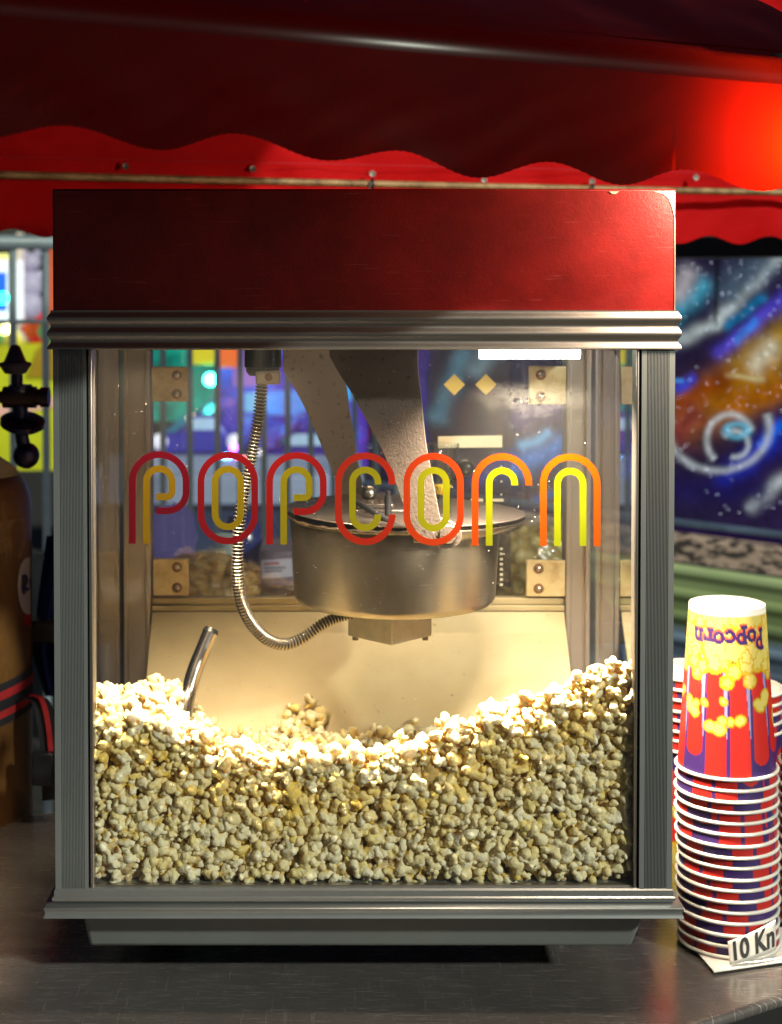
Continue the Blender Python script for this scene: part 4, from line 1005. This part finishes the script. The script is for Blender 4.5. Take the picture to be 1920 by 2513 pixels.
# painted panel of the ride
def my(u): return 2.2*(545/(545+.13*(u-1450)))*(3.6/2.2)-1.4 if False else 3.6*545/(545+.13*(u-1450))-1.4
ML, MR = 790, 2000
mu0, mu1 = P(ML, 800, my(ML)), P(MR, 800, my(MR))
streaks = [ # u1 v1 u2 v2 half-width colour
 (1450,735,1540,690,13,(.42,.50,.52)),(1540,688,1690,530,15,(.55,.66,.66)),(1440,690,1515,612,20,(.02,.30,.45)),(1452,640,1480,590,26,(.40,.38,.42)),
 (1560,630,1640,560,40,(.06,.10,.15)),(1560,700,1640,640,12,(.0,.16,.36)),(1545,760,1690,640,17,(.06,.05,.62)),(1585,735,1625,690,9,(.0,.22,.85)),
 (1600,800,1800,640,42,(.42,.24,.005)),(1470,900,1660,800,50,(.34,.14,.0)),(1620,790,1660,740,20,(.55,.52,.38)),(1560,811,1640,811,5,(.48,.45,.22)),
 (1560,880,1680,835,26,(.34,.10,.0)),(1450,870,1560,820,30,(.22,.04,.0)),(1440,940,1500,890,34,(.20,.03,.03)),(1452,835,1490,812,12,(.02,.05,.55)),(1446,813,1468,813,4,(.05,.3,.9)),
 (1555,1040,1690,925,26,(.008,.02,.42)),(1640,960,1690,910,12,(.0,.12,.8)),(1615,1092,1700,1015,13,(.40,.46,.48)),(1450,1050,1640,1060,30,(.012,.008,.07)),
 (1090,1010,1215,950,26,(.03,.20,.62)),(1120,960,1180,930,10,(.15,.5,.85)),(1020,1040,1100,985,18,(.06,.06,.40)),(1080,1120,1215,1080,40,(.10,.03,.02)),(1150,1075,1215,1060,8,(.0,.1,.32)),(1110,900,1215,860,30,(.10,.06,.22)),
 (905,1000,905,760,14,(.04,.05,.62)),(940,900,1000,760,22,(.12,.36,.5)),(1020,800,1050,760,20,(.30,.50,.58)),(870,960,900,760,16,(.10,.03,.30)),(1345,1020,1365,960,14,(.02,.05,.5)),(1300,900,1380,820,24,(.06,.05,.16))]
mp = MB(); mp.usecol = True; NX, NY = 420, 230
VT, VB_ = 556, 1116
zT, zB = P(1450, VT, my(1450)).z, P(1450, VB_, my(1450)).z
gx = np.linspace(0, 1, NX+1)
A3, B3 = np.array(mu0), np.array(mu1)
vs = []; uv = []
for j in range(NY+1):
    z = zB+(zT-zB)*j/NY
    for i in range(NX+1):
        q_ = A3+(B3-A3)*gx[i]; vs.append((q_[0], q_[1], z)); dpt = q_[1]+1.4
        uv.append((UC+q_[0]*F/dpt, 600-(z-CAM.z)*F/dpt))
uv = np.array(uv); uu, vv = uv[:, 0], uv[:, 1]
colr = np.tile(np.array([[.018,.012,.045]]), (len(uv), 1)); colr += np.clip((uu-1500)/400, 0, 1)[:, None]*np.array([[.01,.0,.02]])
wob = 6*np.sin(uu/31+vv/47)+4*np.sin(uu/13-vv/17)
for (a, b_, c_, d_, w, cc) in streaks:
    dx, dy = c_-a, d_-b_; L_ = math.hypot(dx, dy); tt = ((uu-a)*dx+(vv-b_)*dy)/L_/L_; pr = ((uu-a)*dy-(vv-b_)*dx)/L_+wob*.5
    en_ = np.clip(1-np.maximum(np.maximum(-tt, tt-1), 0)*L_/(w*1.6), 0, 1)
    g = np.exp(-(pr/w)**2)*en_**2; colr = colr*(1-.85*g[:, None])+np.array([cc])*g[:, None]
def ringp(cx, cy, rx, ry, w, cc, a0, a1):
    global colr
    an = np.degrees(np.arctan2(-(vv-cy)/ry, (uu-cx)/rx)) % 360; rr = np.hypot((uu-cx)/rx, (vv-cy)/ry); ins = ((an-a0) % 360) < ((a1-a0) % 360 or 360)
    g = np.exp(-((rr-1)*min(rx, ry)/w)**2)*ins; colr = colr*(1-.8*g[:, None])+np.array([cc])*g[:, None]
ringp(1570, 945, 50, 55, 6, (.45,.50,.52), 20, 230); ringp(1582, 955, 28, 28, 5, (.48,.55,.58), 250, 150); ringp(1545, 920, 110, 92, 7, (.38,.43,.46), 190, 20); ringp(1585,925,22,14,6,(.1,.42,.6),0,359)
# panel joint lines
g = np.exp(-(((uu-1540)-(vv-560)*-.02)/6)**2)*((vv < 700)*.7); colr *= (1-g[:, None])
mp.add(vs, [(j*(NX+1)+i, j*(NX+1)+i+1, (j+1)*(NX+1)+i+1, (j+1)*(NX+1)+i) for j in range(NY) for i in range(NX)]); mp.col = [tuple(c_) for c_ in np.clip(colr, 0, 1)]
t = NT('glitter_airbrush'); c = t.n('VertexColor', layer_name='col').outputs[0]; w = t.coord()
vo = t.n('TexVoronoi', {'Vector': w, 'Scale': 150.0})
dot = t.ramp(vo.outputs[0], [(.0, 1), (.10, 1), (.13, 0)])
lum = t.n('RGBToBW', {'Color': c}).outputs[0]
rnd = t.n('SeparateColor', {'Color': vo.outputs[1]}).outputs[0]
gate = t.math('GREATER_THAN', t.math('ADD', rnd, t.math('MULTIPLY', lum, 3.2)), .98)
glit = t.math('MULTIPLY', t.math('MULTIPLY', dot, gate), t.math('MULTIPLY', t.math('POWER', rnd, 3.0), 5.0))
em = t.mix(glit, c, t.mix(.55, c, (.75,.85,1.0)))
es = t.math('ADD', t.math('MULTIPLY', t.ramp(t.noise(30, 4, .7, w), [(.3, .5), (.75, 1.2)]), .85), t.math('MULTIPLY', glit, 2.2))  # light on the panel and its glitter glints painted as emission
M_MUR = t.done(t.bsdf(base=c, rough=.25, emit=em, es=es))
mur = thing('painted_panel', 'dark ride panel airbrushed with glittering blue, white and orange streaks and a swirl', 'painted panel', ((mu0.x+mu1.x)/2, (mu0.y+mu1.y)/2, zB))
obj('painted_face', mp, M_MUR, mur, smooth=0)
md = (mu1-mu0); md.z = 0; md.normalize(); mn = Vector((md.y, -md.x, 0))
def mbar(z0, z1, out, mat, name, parent, u0=ML, u1=MR, thick=.05):
    a, b_ = P(u0, 800, my(u0)), P(u1, 800, my(u1)); a.z = b_.z = z0
    return obj(name, MB().prism([a+mn*out, b_+mn*out, b_+mn*(out-thick), a+mn*(out-thick)], (0,0,z1-z0)), mat, parent, bevel=.004)
M_DKF = plain('panel_frame', (.02,.02,.03), .4, .3, .3, 20)
mbar(zT+.002, zT+.05, .03, M_DKF, 'top_frame', mur); zb2 = P(1450, 1136, my(1450)).z
mbar(zb2, zB-.006, .03, plain('purple_sill', (.03,.012,.10), .3, 0, .5, 14, es=.25), 'sill', mur)
mbar(zB-.006, zB+.004, .04, plain('sill_edge', (.12,.18,.24), .3, .4, .8, 9, es=.2), 'sill_edge', mur)
# kerb of the ride and ribbed green wall
zs0 = P(1450, 1193, my(1450)).z
kb = thing('ride_plinth', 'checkered brown plinth strip under the painted ride panel', 'plinth', (mu1.x, mu1.y, zs0))
t = NT('brown_checker'); ck = t.n('TexNoise', {'Vector': t.coord(scale=(22, 22, 60), rot=(0,.5,0)), 'Scale': 1.4, 'Detail': 2.0}).outputs[0]
cc = t.ramp(ck, [(.42, (.035,.03,.025)), (.56, (.26,.20,.14))]); M_CHK = t.done(t.bsdf(base=cc, rough=.7, emit=cc, es=.9))
mbar(zs0, zb2-.004, .06, M_CHK, 'strip', kb, thick=.12)
gw = thing('ribbed_wall', 'green corrugated metal skirt of the ride with horizontal ribs', 'wall panel', (mu1.x, mu1.y, 0))
a, b_ = P(ML, 800, my(ML)), P(MR, 800, my(MR)); pr = []
zz = zs0-.006; k = 0
vs = []; prz = []
while zz > .05:
    prz += [(0.05, zz), (.062, zz-.006), (.062, zz-.016), (.05, zz-.022)]; zz -= .052
prz.append((.05, .0))
for o_i, z in prz:
    for q_ in (a, b_): vs.append((q_.x+mn.x*o_i, q_.y+mn.y*o_i, z))
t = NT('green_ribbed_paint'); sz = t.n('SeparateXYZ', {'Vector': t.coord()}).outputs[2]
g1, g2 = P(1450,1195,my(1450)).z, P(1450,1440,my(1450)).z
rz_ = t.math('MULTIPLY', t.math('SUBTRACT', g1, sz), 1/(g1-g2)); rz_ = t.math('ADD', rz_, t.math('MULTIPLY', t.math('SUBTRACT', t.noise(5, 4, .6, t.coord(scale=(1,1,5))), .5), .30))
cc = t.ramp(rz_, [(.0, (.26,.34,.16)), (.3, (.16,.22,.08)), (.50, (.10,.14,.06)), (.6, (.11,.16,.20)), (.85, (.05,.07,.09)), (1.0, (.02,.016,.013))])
fr_ = t.math('FRACT', t.math('DIVIDE', t.math('SUBTRACT', zs0-.006, sz), .052)); cc = t.mix(1.0, cc, t.ramp(fr_, [(.0, 1.0), (.12, 1.5), (.35, 1.0), (.5, .35), (.62, .3), (.8, .9)]), 'MULTIPLY')  # rib highlights and groove shade painted into the colour
M_GRN = t.done(t.bsdf(base=cc, rough=.4, emit=cc, es=.62))  # emission added to brighten the skirt
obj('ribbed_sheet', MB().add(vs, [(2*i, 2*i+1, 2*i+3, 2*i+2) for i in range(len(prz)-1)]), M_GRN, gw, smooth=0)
# ------------------------------------------------------------------ fairground far behind; emission on the paints stands in for ride lighting
def pan(name, lab, cat, u0, u1, v0, v1, Y, base, es, group=None, thick=.08, frame=None, var=.35, vs=5, multi=None):
    a, b_ = P(u0, v1, Y), P(u1, v0, Y); th = thing(name, lab, cat, ((a.x+b_.x)/2, Y, a.z), group)
    if multi:
        t = NT(name+'_paint'); w = t.coord(); cc = t.ramp(t.noise(vs, 4, .55, w, .7), multi); mt_ = t.done(t.bsdf(base=cc, rough=.4, emit=cc, es=es))
    else: mt_ = plain(name+'_paint', base, .4, 0, var, vs, es=es)
    obj('board', MB().box(a.x, b_.x, Y, Y+thick, a.z, b_.z), mt_, th, bevel=.004)
    if frame:
        m = MB(); f = .045
        m.box(a.x-f, a.x-.001, Y-.02, Y+thick, a.z-f, b_.z+f); m.box(b_.x+.001, b_.x+f, Y-.02, Y+thick, a.z-f, b_.z+f); m.box(a.x-.0005, b_.x+.0005, Y-.02, Y+thick, b_.z+.001, b_.z+f); m.box(a.x-.0005, b_.x+.0005, Y-.02, Y+thick, a.z-f, a.z-.001)
        obj('frame', m, plain(name+'_frame', frame, .4, 0, .1, 5, es=es), th)
    return th
def bulb(lab, u, v, Y, r, colr_, es, parent=None):
    t = NT('bulb_glow'); mt = t.done(t.n('Emission', {'Color': (*colr_, 1), 'Strength': es}).outputs[0]); p = P(u, v, Y)
    if parent is not None: return obj('bulb', MB().sphere(p, r, 16), mt, parent)
    th = thing('coloured_bulb', lab, 'light bulb', p, 'coloured fairground bulbs')
    obj('glass_bulb', MB().sphere(p, r, 16), mt, th); obj('socket', MB().cyl(p+Vector((0,r*.9,0)), p+Vector((0,r*2.2,0)), r*.5), M_BLACK, th)
    return th
bs1 = pan('illuminated_sign', 'blue lit sign in a white frame at the left edge behind the railing', 'sign', -80, 16, 585, 668, 4.4, (.02,.12,.55), .9, frame=(.75,.8,.85))
pan('yellow_lightbox', 'pale yellow lit box above the blue sign at the left edge', 'light box', -80, 20, 545, 570, 4.39, (.75,.75,.25), 1.1)
bulb('turquoise bulb low on the blue sign at the left edge', 6, 640, 4.3, .022, (.02,.9,.7), 9)
yp = thing('prize_stall', 'yellow fronted prize stall with small coloured prizes behind the railing', 'stall', P(40, 1000, 4.9))
a, b_ = P(-260, 1010, 4.9), P(190, 738, 4.9)
M_YEL = plain('yellow_stall_paint', (.50,.54,.02), .4, 0, .6, 3, es=.30)
obj('counter_front', MB().box(a.x, b_.x, 4.9, 4.96, a.z, b_.z), M_YEL, yp)
obj('ochre_wedge', MB().add([P(60,808,4.88), P(86,742,4.88), P(130,742,4.88), P(130,812,4.88)], [(0,1,2,3)]), plain('ochre_wedge', (.26,.17,.01), .5, es=.5), yp, smooth=0)
obj('pink_band', MB().add([P(-60,880,4.885), P(130,850,4.885), P(130,872,4.885), P(-60,905,4.885)], [(0,1,2,3)]), plain('pink_band', (.55,.32,.25), .5, es=.6), yp, smooth=0)
pal = [(.55,.02,.02),(.1,.35,.12),(.02,.3,.3),(.6,.55,.1),(.45,.45,.5),(.5,.08,.02)]
for k in range(16):
    cc = pal[k % 6]; p = P(-130+k*18, 722-(k % 3)*9, 5.05); obj('prize', MB().sphere(p, .045+.012*(k % 2), 14, (1,1,.9)), plain('prize_paint', cc, .4, 0, .3, 20, es=.55), yp)
m = MB().box(P(-260,736,5.2).x, P(190,736,5.2).x, 5.2, 5.25, P(0,736,5.2).z, P(0,640,5.2).z)
obj('back_board', m, plain('red_back_board', (.38,.03,.03), .5, 0, .6, 4, es=.4), yp)
bulb('warm bulb over the yellow prize stall left edge', 10, 708, 4.8, .02, (1,.75,.25), 6); bulb('white yellow bulb second in the row over the prize stall', 22, 706, 4.8, .02, (1,.9,.5), 8)
tp = P(66, 690, 4.6)
toy = thing('plush_toy', 'silver lilac plush toy hanging behind the railing left of the red sign box', 'plush toy', tp)
M_PL = plain('silver_plush', (.34,.32,.45), .5, 0, .4, 30, es=.35)
for nm, du, v, r, sc in (('head', 0, 562, 22, (1,1,.9)), ('body', 2, 610, 26, (1,1,1.1)), ('belly', -2, 655, 26, (1.1,1,1.2)), ('ear', -14, 545, 9, (1,1,1)), ('ear', 14, 545, 9, (1,1,1)), ('arm', -16, 592, 10, (1,1,1.6)), ('arm', 18, 596, 10, (1,1,1.6))):
    obj(nm, MB().sphere(P(66+du, v, 4.6), r*6/F, 18, sc), M_PL, toy)
pan('red_stall_panel', 'red stall panel below the plush toy', 'panel', 44, 90, 664, 690, 4.75, (.55,.02,.03), .6)
pan('white_stall_post', 'cream white stall post between blue sign and plush toy', 'post', 36, 43, 500, 700, 4.5, (.6,.52,.42), .6)
pan('orange_stall_panel', 'orange and red striped panel right of the plush toy', 'panel', 100, 150, 500, 700, 4.9, (.55,.10,.03), .5)
# seen through the machine
pan('green_lit_board', 'teal green lit ride board seen through the left of the machine', 'ride board', 300, 470, 690, 905, 5.2, (.0,.16,.12), .9, vs=3, multi=[(.3, (.0,.05,.06)), (.5, (.0,.20,.15)), (.65, (.03,.35,.26)), (.8, (.3,.45,.2))])
bulb('bright turquoise lamp on the green ride board seen through the glass', 452, 815, 5.0, .026, (.05,1,.75), 34)
pan('yellow_ride_sign', 'yellow sign top left seen through the machine', 'sign', 408, 462, 720, 783, 5.0, (.62,.5,.02), .7)
pan('orange_ride_sign', 'orange and red sign beside the power socket seen through the glass', 'sign', 472, 520, 700, 790, 5.0, (.75,.14,.03), .8)
pan('violet_ride_wall', 'violet ride wall seen between the kettle arms and the cable', 'ride wall', 470, 905, 680, 1010, 6.4, (.07,.03,.34), .95, vs=2.2, multi=[(.28, (.01,.008,.06)), (.42, (.06,.02,.30)), (.52, (.03,.10,.62)), (.62, (.20,.05,.38)), (.74, (.25,.42,.7))])
for k, (u0, u1, v0, v1, cc, lab) in enumerate(((525,600,845,885,(.14,.40,.75),'pale blue window of the violet ride left of the cable'), (575,690,840,892,(.08,.22,.75),'bright blue window of the violet ride between cable and rear arm'), (560,612,960,1015,(.28,.55,.75),'pale blue lit window low on the violet ride'), (650,700,950,1000,(.15,.28,.72),'blue lit window beside the second letter p'), (735,790,780,860,(.05,.30,.85),'azure window between the two kettle arms'), (500,560,770,830,(.25,.12,.45),'mauve window under the power socket'), (640,680,905,950,(.45,.35,.30),'warm lit window right of the cable'))):
    pan('ride_window', lab, 'window', u0, u1, v0, v1, 6.2, cc, .95, 'lit windows of the violet ride', thick=.05, var=.5, vs=3)
def ridecar(lab, u, v, w, h, Y, c1, es):
    """low rounded ride car: body, bumper, windscreen, seat back"""
    s = (1.4+Y)/F; p = P(u, v, Y); th = thing('ride_car', lab, 'ride car', p, 'blue and violet ride cars'); W2, H2 = w*s/2, h*s
    mt = plain('ride_car_paint', c1, .25, .2, .5, 4, es=es, coat=.5)
    side = [(-1,0),(-1,.35),(-.82,.55),(-.35,.62),(-.15,1),(.45,1),(.7,.62),(.95,.5),(1,.25),(1,0)]
    obj('body', MB().prism([(p.x+x*W2, Y, p.z+z*H2) for x, z in side], (0,.9,0)), mt, th, bevel=.04, seg=3)
    obj('bumper', MB().box(p.x-W2*1.06, p.x+W2*1.06, Y-.06, Y+.96, p.z-.05, p.z+H2*.14), M_BLACK, th, bevel=.03)
    obj('window', MB().prism([(p.x+x*W2, Y-.012, p.z+z*H2) for x, z in ((-.25,.66),(-.1,.93),(.4,.93),(.55,.66))], (0,.01,0)), plain('car_window', (.3,.45,.6), .1, 0, .4, 5, es=es*1.5), th)
    for x in (-.85, .85): obj('headlight', MB().sphere((p.x+x*W2, Y-.02, p.z+H2*.4), .03, 12), plain('car_lamp', (.7,.7,.8), .2, es=es*2), th)
ridecar('blue violet ride car left behind the glass under the green board', 425, 985, 190, 95, 4.3, (.03,.03,.34), .5)
ridecar('dark violet ride car behind the second letter p', 640, 1015, 200, 90, 4.4, (.05,.02,.25), .45)
bulb('blue bulb behind the top of the first letter o', 488, 985, 4.1, .018, (.1,.45,1), 26); bulb('red bulb behind the top of the first letter o', 517, 988, 4.1, .018, (1,.15,.1), 22); bulb('violet bulb above the first letter o', 502, 962, 4.15, .014, (.4,.1,1), 14)
bulb('small warm bulb below the upper left hinge plate', 412, 898, 4.6, .02, (1,.7,.4), 5); bulb('cyan bulb beside the front arm on the right', 916, 790, 4.6, .016, (.1,.8,1), 8)
pl_ = thing('ride_platform', 'pale blue ride platform edge seen behind the lower letters', 'platform', P(450, 1080, 3.6))
a, b_ = P(180, 1085, 3.6), P(780, 1022, 3.6)
obj('deck_edge', MB().box(a.x, b_.x, 3.6, 4.2, a.z, b_.z), plain('platform_edge', (.20,.25,.36), .5, 0, .45, 4, es=.6), pl_, bevel=.01)
obj('skirt', MB().box(a.x, b_.x, 3.64, 4.1, .0, a.z-.003), plain('platform_skirt', (.02,.035,.09), .5, 0, .5, 3, es=.25), pl_)
# things just behind the machine on a back table
bt = thing('back_table', 'dark rear table behind the machine carrying bags and boxes', 'table', (.05, 1.0, 0)); zt2 = P(600, 1290, .75).z
obj('table_top', MB().box(-.62, .38, .62, 1.15, zt2-.03, zt2), plain('dark_table', (.07,.055,.05), .5, 0, .3, 12), bt, bevel=.003)
for lx in (-.58, .34):
    for ly in (.66, 1.1): obj('leg', MB().box(lx-.015, lx+.015, ly-.015, ly+.015, .0, zt2-.031), M_FENCE, bt)
def bag(name, lab, cat, u, v, w, h, Y, mat, seed, top=None, sq=.7):
    s = (1.4+Y)/F; c = P(u, v, Y); m = MB(); n = 40
    def fn(a, b_):
        al = 2*PI*a; t_ = PI*b_; q = Vector((math.sin(t_)**.7*math.cos(al), math.sin(t_)**.7*math.sin(al)*sq, math.cos(t_)))
        k = 1+.10*smooth_noise(q.x*4+seed, q.z*5+q.y*4, seed)+.05*smooth_noise(q.x*13, q.z*11+q.y*9, seed+2)
        return (c.x+q.x*k*w*s/2, Y+q.y*k*w*s/2, c.z+q.z*k*h*s/2)
    m.grid(fn, n, 24); return m
def bagobj(name, lab, cat, u, v, w, h, Y, mat, seed, sq=.7):
    o = obj(name, bag(name, lab, cat, u, v, w, h, Y, mat, seed, sq=sq), mat, base=P(u, v+h/2, Y), smooth=70); return tag(o, lab, cat)
t = NT('bagged_popcorn'); vo = t.n('TexVoronoi', {'Vector': t.coord(), 'Scale': 75.0}).outputs[0]; cc = t.ramp(vo, [(.0, (.50,.34,.15)), (.45, (.36,.20,.07)), (.8, (.10,.045,.012))])
M_BAGC = t.done(t.bsdf(base=cc, rough=.3, normal=t.bump(vo, .8, .006), coat=.4, emit=cc, es=.05))
bagobj('popcorn_bag', 'clear bag of brownish popcorn behind the lower left hinge plate', 'bag of popcorn', 435, 1262, 240, 140, .80, M_BAGC, 3)
t = NT('bagged_popcorn_pale'); vo = t.n('TexVoronoi', {'Vector': t.coord(), 'Scale': 60.0}).outputs[0]; cc = t.ramp(vo, [(.0, (.40,.38,.20)), (.5, (.20,.17,.05)), (.9, (.05,.04,.01))])
M_BAGP = t.done(t.bsdf(base=cc, rough=.3, normal=t.bump(vo, .8, .006), coat=.4, emit=cc, es=.10))
bagobj('popcorn_bag', 'clear bag of pale popcorn behind the lower right hinge plate', 'bag of popcorn', 1150, 1225, 200, 190, .80, M_BAGP, 8)
t = NT('clear_film'); M_FLM = t.done(t.n('MixShader', {0: .5, 1: t.n('BsdfTransparent', {'Color': (.8,.8,.95,1)}).outputs[0], 2: t.bsdf(base=(.22,.20,.42), rough=.12, coat=1, normal=t.bump(t.noise(25, 4), .9, .02), emit=(.16,.14,.4), es=.4)}).outputs[0])  # violet light on the bag painted as film colour and emission
bagobj('plastic_bag', 'crumpled clear plastic bag with violet reflections above the popcorn bag', 'plastic bag', 372, 1150, 100, 130, .86, M_FLM, 5)
bagobj('bin_bag', 'dark blue plastic sack behind the cable below the first letter o', 'sack', 520, 1200, 90, 190, .98, plain('blue_sack', (.012,.02,.12), .25, 0, .5, 25, .5, 60, es=.12), 9)
bx = thing('carton', 'small carton with white label and red print left of the kettle', 'carton', P(593, 1275, .86)); a, b_ = P(556, 1268, .86), P(640, 1185, .86)
obj('box', MB().box(a.x, b_.x, .86, .98, a.z, b_.z), plain('carton_grey', (.16,.12,.16), .6, 0, .3, 20, es=.08), bx, bevel=.002)
obj('label', MB().add([P(561,1203,.8595), P(627,1199,.8595), P(629,1238,.8595), P(563,1242,.8595)], [(0,1,2,3)]), plain('carton_label', (.40,.36,.42), .5, 0, .1, 20, es=.22), bx, smooth=0)
m = MB()
for k in range(6): m.add([P(568+k*5.5,1208-k*.3,.859), P(572+k*5.5,1208-k*.3,.859), P(572+k*5.5,1214-k*.3,.859), P(568+k*5.5,1214-k*.3,.859)], [(0,1,2,3)])
obj('red_print', m, plain('red_ink', (.5,.06,.03), .5), bx, smooth=0)
m = MB()
for r_ in range(2): m.add([P(569,1219+r_*7,.859), P(614-r_*8,1217+r_*7,.859), P(614-r_*8,1220+r_*7,.859), P(569,1222+r_*7,.859)], [(0,1,2,3)])
obj('grey_print', m, plain('grey_ink', (.08,.08,.1), .5), bx, smooth=0)
tubx = thing('plastic_tub', 'pale green white tub between plastic bag and sack behind the glass', 'tub', P(492, 1205, .95)); c0 = P(492, 1200, .95); s = 2.35/F
obj('tub_wall', MB().lathe([(24*s,0),(29*s,48*s),(31*s,48*s),(31*s,52*s),(0,52*s)], c0, 28), plain('tub_white', (.30,.38,.36), .4, 0, .1, 10, es=.15), tubx)
# ------------------------------------------------------------------ sky, sun, render
W = bpy.data.worlds.new('World'); S.world = W; W.use_nodes = True; nt = W.node_tree
sk = nt.nodes.new('ShaderNodeTexSky'); sk.sky_type = 'NISHITA'; sk.sun_disc = False
SEL, SROT = math.radians(27), math.radians(136)
sk.sun_elevation = SEL; sk.sun_rotation = SROT; sk.altitude = 100
bg = nt.nodes['Background']; nt.links.new(sk.outputs[0], bg.inputs[0]); bg.inputs[1].default_value = .009
sd_ = bpy.data.lights.new('sun', 'SUN'); sd_.energy = 2.9; sd_.angle = math.radians(2.5); sd_.color = (.96,1,.84)
so_ = bpy.data.objects.new('sun', sd_); COL.objects.link(so_)
# light travels from the front left of the stall, above the camera
dirv = Vector((math.sin(SROT)*math.cos(SEL), math.cos(SROT)*math.cos(SEL), math.sin(SEL)))
so_.rotation_euler = dirv.to_track_quat('Z', 'Y').to_euler()
S.view_settings.view_transform = 'Standard'; S.view_settings.look = 'None'; S.view_settings.exposure = 0; S.view_settings.gamma = 1
S.render.engine = 'CYCLES'
cy = S.cycles; cy.use_denoising = True; cy.max_bounces = 9; cy.diffuse_bounces = 7; cy.glossy_bounces = 4; cy.transmission_bounces = 8; cy.transparent_max_bounces = 16
cy.caustics_reflective = False; cy.caustics_refractive = False; cy.sample_clamp_indirect = 6
